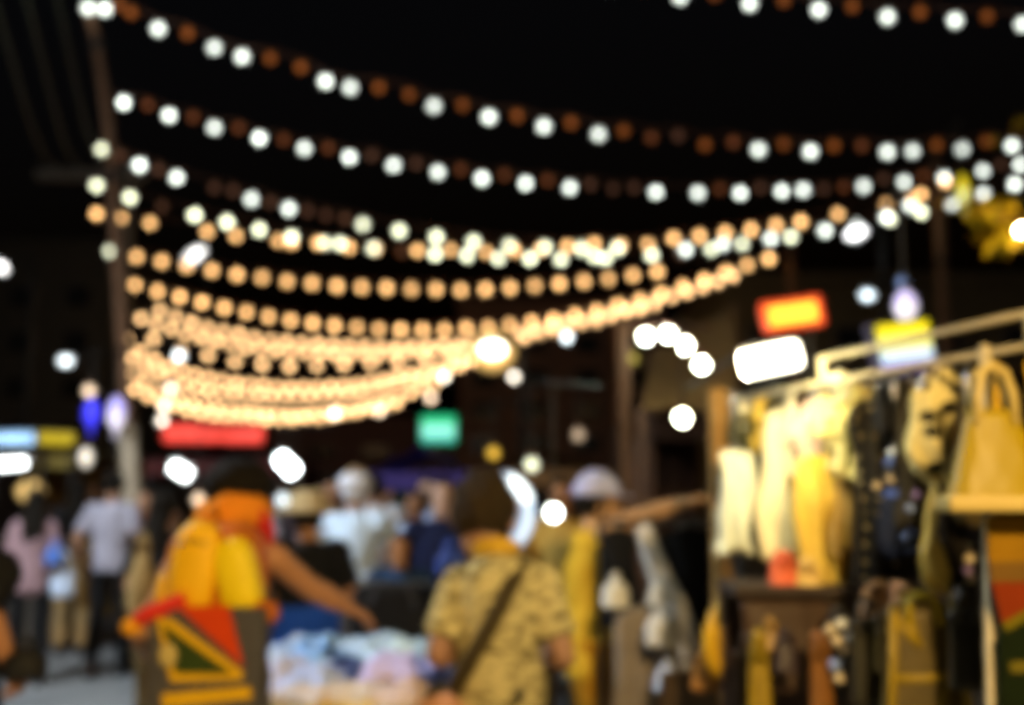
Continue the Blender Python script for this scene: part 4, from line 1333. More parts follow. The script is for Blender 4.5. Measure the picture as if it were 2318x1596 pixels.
PW = mat('pale_blue_plastic', (0.55, 0.66, 0.85), 0.4, 0.15)
plastic_bag('pale bluish plastic bag carried by the person in the mauve top', 142, 1312, 9.1, px(46, 9.1), px(75, 9.1), PW)
plastic_bag('small bright blue bag beside the pale plastic bag', 122, 1258, 9.0, px(36, 9), px(40, 9), mat('bright_blue', (0.07, 0.17, 0.55), 0.5))
plastic_bag('black bag held low at the picture edge', 55, 1503, 3.45, px(88, 3.45), px(62, 3.45), mat('black_bag', (0.01, 0.01, 0.01), 0.7))
plastic_bag('tan cloth bag hanging beside the long black hair', 320, 1325, 6.3, px(62, 6.3), px(135, 6.3), mat('tan_bag', (0.30, 0.20, 0.08), 0.9))
plastic_bag('royal blue and lavender bag behind the olive shirt shoulder', 1020, 1272, 4.7, px(58, 4.7), px(56, 4.7), mat('royal_bag', (0.08, 0.14, 0.55), 0.6))
plastic_bag('ochre cloth bag low beside the grey tee', 203, 1320, 9.9, px(40, 9.9), px(110, 9.9), mat('ochre_bag', (0.34, 0.21, 0.06), 0.9))

# ------------------------------------------------------------------ table heaped with clothes
x0, x1 = at(575, HOR, 4.2).x, at(1075, HOR, 4.2).x
tx = (x0 + x1) / 2
TZ = 0.86
t = thing('display_table', 'long table under the heaped pale clothes', 'table', (tx, 4.35, 0))
obj('tabletop', boxes(((0, 0, TZ - 0.02), (x1 - x0, 1.9, 0.04), None, 0.005)), mat('plywood', (0.35, 0.26, 0.15), 0.8), t)
for sx in (-1, 1):
    for sy in (-1, 1):
        obj('leg', boxes(((sx * ((x1 - x0) / 2 - 0.05), sy * 0.88, (TZ - 0.04) / 2), (0.05, 0.05, TZ - 0.04))), STEEL, t)


def cloth_pile(name, label, loc, sx, sy, h, m, seed, rot=0.0, group='clothes heaped on the table', cat='clothes'):
    """one crumpled garment lying in a mound"""
    N = 22
    bm = bmesh.new()
    V = {}
    for i in range(N + 1):
        for k in range(N + 1):
            x, y = (i / N - 0.5) * 2, (k / N - 0.5) * 2
            r = math.sqrt(x * x + y * y)
            ang = math.atan2(y, x)
            edge = 1 + 0.14 * math.sin(3 * ang + seed) + 0.08 * math.sin(7 * ang + seed * 2)
            q = Vector((x * 1.7 + seed, y * 1.7 - seed, seed * 0.7))
            z = max(0.0, 1 - (r / 1.25) ** 2.2) * (0.62 + 0.5 * mnoise.noise(q)) + 0.16 * abs(mnoise.noise(q * 2.7))
            V[i, k] = bm.verts.new((x * sx / 2 * edge, y * sy / 2 * edge, max(0.004, z * h)))
    for i in range(N):
        for k in range(N):
            bm.faces.new((V[i, k], V[i + 1, k], V[i + 1, k + 1], V[i, k + 1]))
    ext = bmesh.ops.extrude_face_region(bm, geom=bm.faces[:])
    for e in ext['geom']:
        if isinstance(e, bmesh.types.BMVert):
            e.co.z = 0.0
    o = obj(name, bm, m, None, True)
    o.location = loc
    o.rotation_euler = (0, 0, rot)
    return tag(o, label, cat, group)


def cl(n, c, v=0.12):
    return mat(n, c, 0.9, v, 10, 0.2)


PIL = [  # u, v of the top, d, width, depth, height, colour, label
    (680, 1440, 4.75, 0.30, 0.30, 0.15, (0.50, 0.60, 0.78), 'greyish white shirt heaped at the back left of the table'),
    (735, 1450, 4.7, 0.26, 0.26, 0.16, (0.32, 0.54, 0.92), 'light blue shirt heaped beside the greyish white one'),
    (865, 1432, 4.7, 0.36, 0.30, 0.18, (0.50, 0.68, 0.95), 'pale blue shirt on the highest part of the heap'),
    (960, 1440, 4.65, 0.30, 0.28, 0.16, (0.52, 0.66, 0.70), 'pale teal shirt at the back of the heap by the olive shirt'),
    (905, 1478, 4.3, 0.34, 0.26, 0.14, (0.58, 0.52, 0.88), 'pale lilac shirt in the middle of the heap'),
    (985, 1490, 4.3, 0.22, 0.22, 0.12, (0.42, 0.52, 0.92), 'lavender blue shirt at the right end of the heap'),
    (800, 1490, 4.3, 0.24, 0.22, 0.09, (0.06, 0.09, 0.24), 'navy shirt lying in the front of the heap'),
    (1010, 1515, 4.1, 0.20, 0.2, 0.09, (0.07, 0.09, 0.20), 'dark navy shirt half hidden by the olive shirt'),
    (640, 1490, 4.3, 0.28, 0.26, 0.14, (0.52, 0.54, 0.76), 'pale grey lilac shirt at the left end of the heap'),
    (715, 1500, 4.2, 0.26, 0.24, 0.12, (0.44, 0.54, 0.90), 'lavender white shirt left of the navy shirt'),
    (700, 1575, 3.85, 0.32, 0.24, 0.10, (0.60, 0.52, 0.48), 'beige pink shirt at the front left of the table'),
    (815, 1570, 3.85, 0.32, 0.24, 0.10, (0.64, 0.54, 0.44), 'beige shirt at the front middle of the table'),
    (930, 1565, 3.85, 0.32, 0.24, 0.10, (0.66, 0.52, 0.48), 'pale pink shirt at the front of the table'),
    (1000, 1585, 3.75, 0.26, 0.24, 0.09, (0.60, 0.30, 0.16), 'rust shirt at the front edge by the olive shirt'),
    (650, 1585, 3.75, 0.26, 0.24, 0.09, (0.64, 0.60, 0.62), 'off white shirt at the front left corner of the table'),
    (760, 1605, 3.65, 0.32, 0.22, 0.08, (0.70, 0.50, 0.20), 'straw yellow shirt at the very front of the table'),
    (880, 1602, 3.65, 0.30, 0.22, 0.08, (0.64, 0.48, 0.36), 'sand coloured shirt at the very front of the table')]
for i, (u, v, d, sx, sy, h, c, lab) in enumerate(PIL):
    p = at(u, v - 22, d)
    hh = max(h, p.z - TZ - 0.002)
    cloth_pile('folded_shirt', lab, (p.x, d, TZ + 0.002), sx * 1.15, sy * 1.2, hh, cl('heap_%d' % i, c, 0.2), i * 1.37 + 0.4, random.uniform(0, 3))
# black holdall standing behind the heap
p = at(895, 1370, 5.0)
t = thing('holdall', 'large black bag standing behind the heap of pale clothes', 'bag', (p.x, 5.0, TZ + 0.001))
hb = at(895, 1318, 5.0).z - TZ
obj('body', lump((0, 0, hb / 2), (px(200, 5.0) / 2, 0.14, hb / 2), 0.5), BLACK, t, True)
bm = bmesh.new()
tube(bm, [(-0.10, -0.13, hb * 0.7), (-0.07, -0.15, hb * 1.0), (0.07, -0.15, hb * 1.0), (0.10, -0.13, hb * 0.7)], [0.012] * 4, 8)
obj('handle', bm, CHAR, t, True)
obj('zipper', bars(((-0.15, 0, hb * 0.985), (0.15, 0, hb * 0.985)), r=0.006), STEEL, t)

# ring light on a stand behind the head in the olive shirt
rd = 5.2
rc = at(1136, 1160, rd)
t = thing('ring_light', 'glowing white ring light on a stand behind the bowed head', 'lamp', (rc.x, rd, 0))
RR = px(60, rd)
for a0, a1, m, nm in ((20, 75, emit('ring_bright', (0.85, 0.96, 1.0), 2.6), 'ring'), (75, 380, emit('ring_soft', (0.56, 0.72, 0.95), 1.15), 'ring')):
    bm = bmesh.new()
    K = 24
    tube(bm, [(RR * math.cos(R(a0 + (a1 - a0) * k / K)), 0, rc.z + RR * 1.25 * math.sin(R(a0 + (a1 - a0) * k / K))) for k in range(K + 1)], [0.030] * (K + 1), 10, Vector((0, 1, 0)))
    obj(nm, bm, m, t, True)
obj('stem', bars(((0, 0.03, 0.5), (0, 0.03, rc.z - RR * 1.22)), r=0.012), DARK_METAL, t)
for k in range(3):
    a = R(90 + 120 * k)
    obj('leg', bars(((0, 0.03, 0.55), (0.3 * math.cos(a), 0.03 + 0.3 * math.sin(a), 0.01)), r=0.010), DARK_METAL, t)

# ------------------------------------------------------------------ the clothes stall on the right
BZ = 1.6 + (HOR - 765) / FP * 2.2 * 1.0
b0, b1 = at(1650, 892, 3.45), at(2420, 742, 2.05)
b0.z = b1.z = 1.890
dirb = (b1 - b0).normalized()
t = thing('clothes_rack', 'pale ladder shaped clothes rack over the hanging bags and dresses', 'clothes rack', (b0.x, b0.y, 0))
o0 = Vector((b0.x, b0.y, 0))
UP = Vector((0, 0, 0.066))
obj('lower_bar', bars((b0 - o0, b1 - o0), r=0.0074), WOODPALE, t, True)
u0_ = at(1915, 792, 2.92)
s0_ = (u0_.y - b0.y) / (b1.y - b0.y)
ua = b0.lerp(b1, s0_) + UP
obj('upper_bar', bars((ua - o0, b1 + UP - o0), r=0.0074), WOODPALE, t, True)
for f in (s0_ + 0.012, 0.93, 0.5 * (s0_ + 0.93) + 0.02):
    q = b0.lerp(b1, f) - o0
    if f < 0.9 and f > s0_ + 0.1:
        continue
    obj('rung', bars((q, q + UP), r=0.010), WOODPALE, t, True)
# uprights
q = b0.lerp(b1, s0_ + 0.03) - o0
q = b0.lerp(b1, 0.03) - o0
obj('upright', bars((Vector((q.x, q.y, 0)), q), r=0.012), DARK_METAL, t, True)
pa, pb = at(2238, 1150, 2.14), at(2248, 1596, 2.10)
dd = (pb - pa) / (pa.z - pb.z)
obj('upright', bars((pa - o0 - dd * (b1.z - pa.z - 0.0), pa - o0 + dd * (pa.z - 0.0)), r=0.0125), WOODPALE, t, True)

# lamp box
lp = at(1748, 813, 2.75)
t = thing('lamp_box', 'glaring white lamp box at the far end of the clothes rack', 'lamp', lp, R(6))
rot = Matrix.Rotation(-R(12), 3, 'Y')
obj('panel', boxes(((0, 0, 0), (px(132, 2.75), 0.04, px(62, 2.75)), rot, 0.015)), emit('lamp_box_panel', (1.0, 0.93, 0.70), 11), t)
obj('rear_fill', boxes(((0, 0.032, 0), (px(122, 2.75), 0.016, px(54, 2.75)), rot, 0.006)), emit('lamp_box_fill', (1.0, 0.90, 0.58), 220), t)  # hidden emitter added behind the panel to brighten the garments
obj('back_case', boxes(((0, 0.030, px(34, 2.75)), (px(140, 2.75), 0.04, px(8, 2.75)), rot, 0.01)), STEEL, t)
pe = at(1625, 905, 4.2) - lp
obj('arm', bars((Vector((-0.02, 0.04, 0.05)), Vector((pe.x + 0.03, pe.y - 0.05, pe.z + 0.05))), r=0.008), DARK_METAL, t)



def garment(label, u, vtop, d, w, length, m, yaw=0.0, prof=None, hanger=True, rail_z=None, seed=1.0, thick=0.05, group='clothes hanging at the stall', name='hanging_garment', cat='clothes', fold=0.017, trim=None, sleeves=False):
    p = at(u, vtop, d)
    t = thing(name, label, cat, p, yaw, group)
    prof = prof or [(0, 0.18), (0.04, 0.75), (0.12, 1.0), (0.35, 0.85), (0.6, 0.85), (1.0, 1.0)]
    K, N = 26, 36
    rings = []
    bm = bmesh.new()
    for k in range(K + 1):
        f = k / K
        for (a, wa), (b, wb) in zip(prof, prof[1:]):
            if f <= b + 1e-6:
                break
        g = min(1, max(0, (f - a) / (b - a)))
        ww = (wa + (wb - wa) * (g * g * (3 - 2 * g))) * w / 2
        ring = []
        for i in range(N):
            a_ = 2 * math.pi * i / N
            fo = fold * min(1, f * 2.2) * math.sin(a_ * 7 + seed * 3 + 1.2 * math.sin(f * 4 + seed)) + fold * 0.5 * math.sin(a_ * 3 - f * 9 + seed)
            ring.append(bm.verts.new((ww * math.cos(a_) + 0.012 * math.sin(f * 5 + seed), (thick * (0.35 + 0.65 * min(1, f * 3)) + fo) * math.sin(a_), -f * length + 0.012 * math.sin(a_ * 3 + seed) * f)))
        rings.append(ring)
    for a, b in zip(rings, rings[1:]):
        for i in range(N):
            bm.faces.new((a[i], a[(i + 1) % N], b[(i + 1) % N], b[i]))
    bm.faces.new(rings[0])
    bm.faces.new(rings[-1][::-1])
    o = obj('cloth', bm, m, t, True)
    if sleeves:
        for sg in (-1, 1):
            bm = bmesh.new()
            limb(bm, [(sg * w * 0.36, 0, -length * 0.10), (sg * w * 0.54, 0.005, -length * 0.24), (sg * w * 0.60, 0.0, -length * 0.48)], [(0.028, 0.022), (0.026, 0.020), (0.030, 0.018)], 12)
            obj('sleeve', bm, m, t, True)
    if trim is not None:
        bm = bmesh.new()
        box(bm, (0, 0, -length + 0.012), (w * prof[-1][1] * 0.97, thick * 2.3, 0.02), None, 0.006)
        obj('hem', bm, trim, t)
    if hanger:
        hz = 0.02 if rail_z is None else rail_z - p.z
        bm = bmesh.new()
        tube(bm, [(-w * 0.34, 0, -0.055), (-w * 0.15, 0, 0.0), (0, 0, 0.018), (w * 0.15, 0, 0.0), (w * 0.34, 0, -0.055)], [0.006] * 5, 6)
        tube(bm, [(0, 0, 0.015), (0, 0, hz - 0.02), (0.012, 0, hz), (0, 0, hz + 0.013), (-0.010, 0, hz + 0.003)], [0.0028] * 5, 6)
        obj('hanger', bm, STEEL, t, True)
    return t


CREAM = mat('cream_cloth', (0.80, 0.72, 0.45), 0.9, 0.08)
GOLD = mat('gold_cloth', (0.62, 0.42, 0.06), 0.75, 0.25, 9)
SAGE = mat('sage_white', (0.62, 0.64, 0.48), 0.9, 0.1)
PEACH = mat('peach_cloth', (0.75, 0.52, 0.38), 0.9, 0.12)
YLEAF = shirt_print('leaf_print', (0.66, 0.58, 0.22), (0.25, 0.20, 0.05), 18)
DKPAT = spots('dark_pattern', (0.012, 0.011, 0.010), (0.45, 0.38, 0.20), 26, 0.10)
SPOT = spots('spotted_yellow', (0.72, 0.62, 0.26), (0.012, 0.010, 0.005), 17, 0.25)
rz = 1.890
garment('pale sage slip dress hanging apart, left of the cream dresses', 1662, 1022, 3.25, px(98, 3.25), px(222, 3.25), SAGE, R(15), [(0, 0.7), (0.05, 0.85), (0.3, 0.80), (0.6, 0.72), (0.85, 0.62), (1, 0.9)], rail_z=rz, seed=0.4)
garment('bright cream dress under the lamp box', 1778, 925, 3.30, px(150, 3.30), px(330, 3.30), CREAM, R(20), [(0, 0.3), (0.03, 0.75), (0.15, 0.85), (0.4, 0.8), (0.7, 1.05), (1.0, 0.95)], rail_z=rz, seed=1.3)
garment('peach blouse hanging next to the bright cream dress', 1842, 905, 3.12, px(72, 3.12), px(185, 3.12), PEACH, R(-30), rail_z=rz, seed=2.1, sleeves=True)
garment('small red blouse squeezed beside the peach one', 1868, 925, 3.18, px(34, 3.18), px(125, 3.18), mat('tomato', (0.65, 0.10, 0.04), 0.9), R(10), rail_z=rz, seed=2.6)
garment('long gold dress in the middle of the rack', 1855, 1030, 3.05, px(128, 3.05), px(305, 3.05), GOLD, R(10), [(0, 0.4), (0.05, 0.8), (0.2, 0.85), (0.5, 0.95), (0.8, 1.0), (1.0, 0.8)], rail_z=rz, seed=3.3)
garment('yellow leaf print blouse above the dark dress', 1930, 905, 2.92, px(110, 2.92), px(170, 2.92), YLEAF, R(-12), rail_z=rz, seed=4.0, sleeves=True)
garment('black dress with scattered pale print beside the spotted scarf', 1985, 905, 2.8, px(145, 2.8), px(420, 2.8), DKPAT, R(10), [(0, 0.3), (0.04, 0.8), (0.12, 1.0), (0.4, 0.9), (0.7, 1.0), (1, 0.95)], rail_z=rz, seed=5.2)
garment('narrow pale yellow blouse with bright collar at the rack end', 1898, 845, 3.0, px(52, 3.0), px(125, 3.0), mat('pale_yellow', (0.80, 0.76, 0.45), 0.9), R(0), [(0, 0.8), (0.1, 1.0), (0.5, 0.8), (1, 0.5)], rail_z=rz, seed=6.1)
garment('dark bluish patterned blouse right of the black dress', 2030, 1020, 2.72, px(70, 2.72), px(230, 2.72), spots('blue_pattern', (0.015, 0.017, 0.028), (0.12, 0.18, 0.45), 24, 0.2), R(25), rail_z=rz, seed=6.8)
garment('pale yellow scarf with black spots knotted on the rack', 2122, 836, 2.5, px(142, 2.5), px(252, 2.5), SPOT, R(4), [(0, 0.30), (0.10, 0.62), (0.22, 1.0), (0.45, 0.88), (0.7, 0.98), (0.88, 0.80), (1.0, 0.40)], rail_z=rz, seed=7.5, name='scarf', cat='scarf')
garment('gold tassel hanging under the spotted scarf', 2110, 1075, 2.48, px(56, 2.48), px(255, 2.48), mat('gold_silk', (0.70, 0.50, 0.10), 0.5, 0.2), 0, [(0, 0.25), (0.25, 0.45), (0.5, 0.35), (0.72, 1.0), (0.88, 1.05), (1.0, 0.6)], hanger=False, seed=8.2, name='tassel', cat='tassel', thick=0.02, fold=0.004)
OLV = mat('dark_olive_cloth', (0.06, 0.055, 0.025), 0.9, 0.3)
for k, (u, v, d, w, L, m, yw, lab) in enumerate((
        (1700, 925, 3.43, 78, 175, OLV, 20, 'dark olive blouse behind the bright cream dress, next to the sage dress'),
        (1690, 905, 3.46, 40, 140, CREAM, 60, 'thin cream blouse seen edge on at the far end of the rack'),
        (1728, 898, 3.38, 36, 120, GOLD, 62, 'thin gold blouse seen edge on under the lamp box'),
        (1752, 893, 3.36, 34, 150, OLV, 60, 'thin olive blouse seen edge on under the lamp box'),
        (1802, 885, 3.22, 34, 200, CREAM, 64, 'thin cream dress seen edge on between the cream dress and the peach blouse'),
        (1822, 880, 3.16, 30, 150, mat('dark_brown_knit', (0.05, 0.03, 0.015), 0.9), 60, 'thin dark brown blouse seen edge on beside the peach blouse'),
        (1885, 880, 3.05, 46, 190, spots('cream_print', (0.72, 0.62, 0.30), (0.18, 0.13, 0.03), 26, 0.30), 30, 'narrow cream print blouse above the gold dress'),
        (1908, 1010, 2.98, 60, 240, mat('bronze_cloth', (0.32, 0.19, 0.03), 0.6, 0.4, 12), 15, 'bronze dress overlapping the long gold dress'),
        (1962, 868, 2.86, 52, 130, YLEAF, 35, 'short leaf print top between the leaf blouse and the black dress'),
        (2008, 862, 2.76, 36, 260, BLACK, 55, 'thin black dress seen edge on beside the bluish blouse'),
        (2062, 862, 2.64, 44, 330, mat('dark_umber_cloth', (0.04, 0.028, 0.012), 0.9, 0.4), 50, 'thin dark umber dress left of the spotted scarf'),
        (2190, 850, 2.40, 40, 330, mat('umber_cloth_b', (0.06, 0.042, 0.014), 0.9, 0.4), 50, 'thin umber dress between the spotted scarf and the gold handbag'),
        (2160, 1120, 2.50, 60, 300, mat('black_lace', (0.012, 0.010, 0.008), 0.9, 0.4), 20, 'black lace dress behind the gold tassel'))):
    garment(lab, u, v, d, px(w, d), px(L, d), m, R(yw), rail_z=rz, seed=20 + k * 1.7, thick=0.03, sleeves='blouse' in lab)
garment('black dress hanging behind the outstretched hand', 1562, 1192, 4.95, px(160, 4.95), px(290, 4.95), BLACK, R(0), rail_z=1.462, seed=9.1)
garment('black waistcoat hanging beside the gold top', 1402, 1195, 4.95, px(88, 4.95), px(215, 4.95), BLACK, R(10), rail_z=1.462, seed=9.9)
gs_ = garment('long pale grey scarf slanting down between the black clothes', 1462, 1190, 4.80, px(58, 4.80), px(310, 4.80), mat('pale_grey_scarf', (0.74, 0.72, 0.68), 0.9), R(0), [(0, 0.6), (0.3, 0.8), (0.6, 1.1), (1.0, 1.5)], rail_z=1.462, seed=10.4, name='scarf', cat='scarf')
gs_.rotation_euler = (0, R(-16), 0)
garment('taupe grey dress low in front of the black clothes', 1462, 1378, 4.65, px(190, 4.65), px(330, 4.65), mat('taupe', (0.26, 0.22, 0.18), 0.9), R(10), [(0, 0.3), (0.06, 0.7), (0.2, 0.75), (1.0, 1.0)], rail_z=1.12, seed=11.0)
t = thing('low_rail', 'dark low rail carrying the black clothes behind the outstretched hand', 'clothes rack', (at(1365, HOR, 4.95).x, 4.95, 0))
L = at(1690, HOR, 4.95).x - at(1365, HOR, 4.95).x
obj('bar', bars(((-0.02, 0, 1.462), (L, 0, 1.462)), r=0.012), DARK_METAL, t, True)
for x in (-0.01, L - 0.01):
    obj('post', bars(((x, 0.03, 0), (x, 0.03, 1.462)), r=0.012), DARK_METAL, t)
t = thing('dress_form', 'dress form holding up the taupe grey dress', 'dress form', (at(1462, HOR, 4.65).x, 4.65, 0))
obj('stem', bars(((0, 0, 0.02), (0, 0, 1.12)), r=0.014), DARK_METAL, t, True)
bm = bmesh.new()
lathe(bm, [(0.16, 0.0), (0.16, 0.015), (0.03, 0.035)], 18)
obj('foot', bm, DARK_METAL, t, True)


def handbag(label, u, vb, d, wb, wt, h, dep, m, hh, yaw=0.0, hm=None, trim=None, name='handbag', handle_w=0.4, hr=0.008, group='bags on display at the stall'):
    """flared bag body with a pair of arched handles; (u, vb) marks the middle of its bottom edge"""
    p = at(u, vb, d)
    t = thing(name, label, 'handbag', p, yaw, group)
    bm = bmesh.new()
    K, N = 10, 24
    rings = []
    for k in range(K + 1):
        f = k / K
        ww = (wb + (wt - wb) * f) / 2 * (1 - 0.03 * math.sin(math.pi * f))
        de = dep / 2 * (1 - 0.65 * f)
        ring = []
        for i in range(N):
            a = 2 * math.pi * i / N
            cx, sy = math.cos(a), math.sin(a)
            ring.append(bm.verts.new((math.copysign(abs(cx) ** 0.55, cx) * ww, math.copysign(abs(sy) ** 0.7, sy) * de * (1 + 0.08 * math.sin(i * 2 + k)), h * f)))
        rings.append(ring)
    for a, b in zip(rings, rings[1:]):
        for i in range(N):
            bm.faces.new((a[i], a[(i + 1) % N], b[(i + 1) % N], b[i]))
    bm.faces.new(rings[0][::-1])
    bm.faces.new(rings[-1])
    obj('body', bm, m, t, True)
    if hh > 0:
        for s in (-1, 1):
            hw = wt * handle_w / 2
            bm = bmesh.new()
            tube(bm, [(-hw * 1.1, s * 0.02, h * 0.85), (-hw, s * 0.022, h + hh * 0.35), (-hw * 0.6, s * 0.02, h + hh * 0.85), (0, s * 0.018, h + hh), (hw * 0.6, s * 0.02, h + hh * 0.85), (hw, s * 0.022, h + hh * 0.35), (hw * 1.1, s * 0.02, h * 0.85)], [(hr, hr * 1.3)] * 7, 8)
            obj('handle', bm, hm or m, t, True)
    if trim is not None:
        bm = bmesh.new()
        box(bm, (0, 0, 0.010), (wb * 1.02, dep * 1.05, 0.030), None, 0.010)
        obj('base_trim', bm, trim, t)
    return t


GLEA = mat('gold_leather', (0.36, 0.26, 0.003), 0.45, 0.15, 9, 0.1)
GLEA2 = mat('pale_gold_leather', (0.56, 0.43, 0.13), 0.45, 0.12, 9, 0.1)
hd_ = 2.02
handbag('gold leather handbag with tall arched handles at the right edge of the rack', 2258, 1152, hd_, px(236, hd_), px(108, hd_), px(222, hd_), 0.10, GLEA, px(100, hd_), R(-6), GLEA2, GLEA2, handle_w=0.72, hr=0.008)
# round gold bag on a strap
gd = 3.2
gp = at(1640, 1438, gd)
t = thing('handbag', 'round mustard gold bag hanging from a thin strap below the black dress', 'handbag', gp, R(10), 'bags on display at the stall')
bm = bmesh.new()
vs = ball(bm, (0, 0, 0), 1.0, 22, 16)
for v in vs:
    x, y, z = v.co
    s = 1 - 0.28 * max(0, z)
    v.co = (x * px(50, gd) * s + 0.01 * z, y * 0.04, z * px(92, gd))
obj('body', bm, mat('mustard_leather', (0.62, 0.36, 0.01), 0.5, 0.2, 10), t, True)
bm = bmesh.new()
vs = ball(bm, (-0.012, -0.036, -0.005), (px(20, gd), 0.010, px(44, gd)), 14, 10)
obj('pocket', bm, mat('mustard_dark', (0.40, 0.23, 0.01), 0.5), t, True)
bm = bmesh.new()
tube(bm, [(-0.02, 0, px(75, gd)), (0.01, 0, px(120, gd)), (0.012, 0.10, 1.60 - gp.z), (0.03, 0.02, px(118, gd)), (0.035, 0, px(72, gd))], [0.004] * 5, 6)
obj('strap', bm, mat('brown_strap', (0.15, 0.08, 0.02), 0.7), t, True)

# brown display board with bags hung in front
t = thing('display_stand', 'dark brown display stand under the hanging dresses', 'display stand', (at(1850, HOR, 3.1).x, 3.1, 0))
wz = at(0, 1335, 3.1).z
obj('board', boxes(((0, 0.05, wz / 2 + 0.1), (px(430, 3.1), 0.04, wz - 0.2), None, 0.01)), mat('near_black_wood', (0.045, 0.024, 0.014), 0.6, 0.3, 7), t)
for s in (-1, 1):
    obj('leg', boxes(((s * px(190, 3.1), 0.05, 0.06), (0.05, 0.30, 0.12))), WOODBROWN, t)
obj('ledge', boxes(((0, -0.06, wz + 0.01), (px(440, 3.1), 0.26, 0.03), None, 0.006)), mat('ledge_dark', (0.03, 0.018, 0.012), 0.7), t)
handbag('brown leather tote with arched opening on the display stand', 1790, 1560, 2.95, px(205, 2.95), px(215, 2.95), px(190, 2.95), 0.09, mat('brown_leather', (0.055, 0.030, 0.016), 0.5, 0.25, 8), 0, R(4))
handbag('tomato red purse on the ledge under the cream dress', 1775, 1328, 3.0, px(72, 3), px(58, 3), px(56, 3), 0.06, mat('tomato_leather', (0.62, 0.12, 0.05), 0.5), px(18, 3), R(10))
handbag('small straw coloured purse beside the tomato red one', 1830, 1330, 2.97, px(56, 3), px(46, 3), px(46, 3), 0.05, mat('straw_leather', (0.66, 0.45, 0.14), 0.6), px(14, 3), R(-10))
handbag('tan leather pouch at the end of the ledge', 1988, 1402, 2.75, px(84, 2.75), px(60, 2.75), px(70, 2.75), 0.05, mat('tan_leather', (0.45, 0.25, 0.11), 0.5), px(10, 2.75), R(-15))
handbag('little peach pouch next to the tan leather pouch', 2040, 1378, 2.7, px(44, 2.7), px(36, 2.7), px(44, 2.7), 0.04, mat('peach_leather', (0.60, 0.33, 0.17), 0.5), px(8, 2.7), R(10))
handbag('slim bright yellow bag at the bottom beside the brown tote', 1722, 1640, 2.75, px(58, 2.75), px(40, 2.75), px(160, 2.75), 0.04, mat('bright_yellow', (0.28, 0.19, 0.006), 0.5), px(40, 2.75), R(-8))
handbag('slim rust orange bag at the bottom beside the brown tote', 1862, 1640, 2.75, px(56, 2.75), px(42, 2.75), px(165, 2.75), 0.04, mat('rust_orange', (0.20, 0.08, 0.012), 0.5), px(30, 2.75), R(5))
GM = mat('dark_gold_mesh', (0.075, 0.05, 0.005), 0.5, 0.5, 14)
md_ = 2.45
mb = handbag('dark golden net tote with bright gold straps at the bottom of the stall', 2098, 1660, md_, px(200, md_), px(150, md_), px(275, md_), 0.08, GM, px(20, md_), R(-4), GLEA)
for (a, b) in (((-0.088, 0.0), (-0.062, 0.27)), ((-0.085, 0.12), (0.08, 0.135)), ((0.09, 0.0), (0.06, 0.25)), ((-0.06, 0.25), (-0.01, 0.19)), ((0.0, 0.0), (0.04, 0.12)), ((-0.03, 0.255), (-0.02, 0.20))):
    bm = bmesh.new()
    tube(bm, [(a[0], -0.042 + a[1] * 0.1, a[1]), ((a[0] + b[0]) / 2, -0.045 + (a[1] + b[1]) * 0.05, (a[1] + b[1]) / 2 - 0.006), (b[0], -0.042 + b[1] * 0.1, b[1])], [(0.009, 0.004)] * 3, 8, Vector((0, -1, 0)))
    obj('strap', bm, mat('old_gold', (0.28, 0.19, 0.006), 0.45, 0.2), mb, True)
# patchwork bag on the right edge
qd = 2.05
qp = at(2356, 1420, qd)
t = thing('handbag', 'patchwork bag of orange, red and green panels at the right edge', 'handbag', qp, R(-4), 'bags on display at the stall')
obj('body', boxes(((0, 0.05, 0.0), (px(165, qd), 0.07, px(520, qd)), None, 0.015)), mat('patch_dark', (0.012, 0.014, 0.006), 0.9), t)


def qq(u, v):
    k = at(u, v, qd) - qp
    return (k.x, k.z)


patch('orange_panel', [qq(2242, 1170), qq(2396, 1170), qq(2396, 1270), qq(2246, 1275)], mat('panel_orange', (0.26, 0.135, 0.006), 0.85, 0.2), 0.010)
patch('tan_panel', [qq(2246, 1275), qq(2396, 1270), qq(2396, 1315), qq(2250, 1320)], mat('panel_tan', (0.15, 0.08, 0.015), 0.85, 0.2), 0.009)
patch('red_panel', [qq(2252, 1320), qq(2396, 1318), qq(2396, 1340), qq(2275, 1412)], mat('panel_red', (0.20, 0.028, 0.005), 0.85, 0.2), 0.008)
patch('yellow_trim', [qq(2275, 1412), qq(2396, 1340), qq(2396, 1362), qq(2285, 1432)], mat('panel_yellow', (0.14, 0.12, 0.006), 0.85, 0.2), 0.007)
patch('green_panel', [qq(2268, 1440), qq(2396, 1372), qq(2396, 1660), qq(2268, 1660)], mat('panel_green', (0.006, 0.011, 0.003), 0.85, 0.4), 0.006)
patch('olive_stripe', [qq(2290, 1500), qq(2396, 1490), qq(2396, 1520), qq(2292, 1525)], mat('panel_olive', (0.12, 0.10, 0.01), 0.85, 0.4), 0.003)
obj('strap', bars(((-0.05, 0.05, 0.2), (-0.03, 0.06, 0.5)), ((0.05, 0.05, 0.2), (0.03, 0.06, 0.5)), r=0.006), YEL, t)
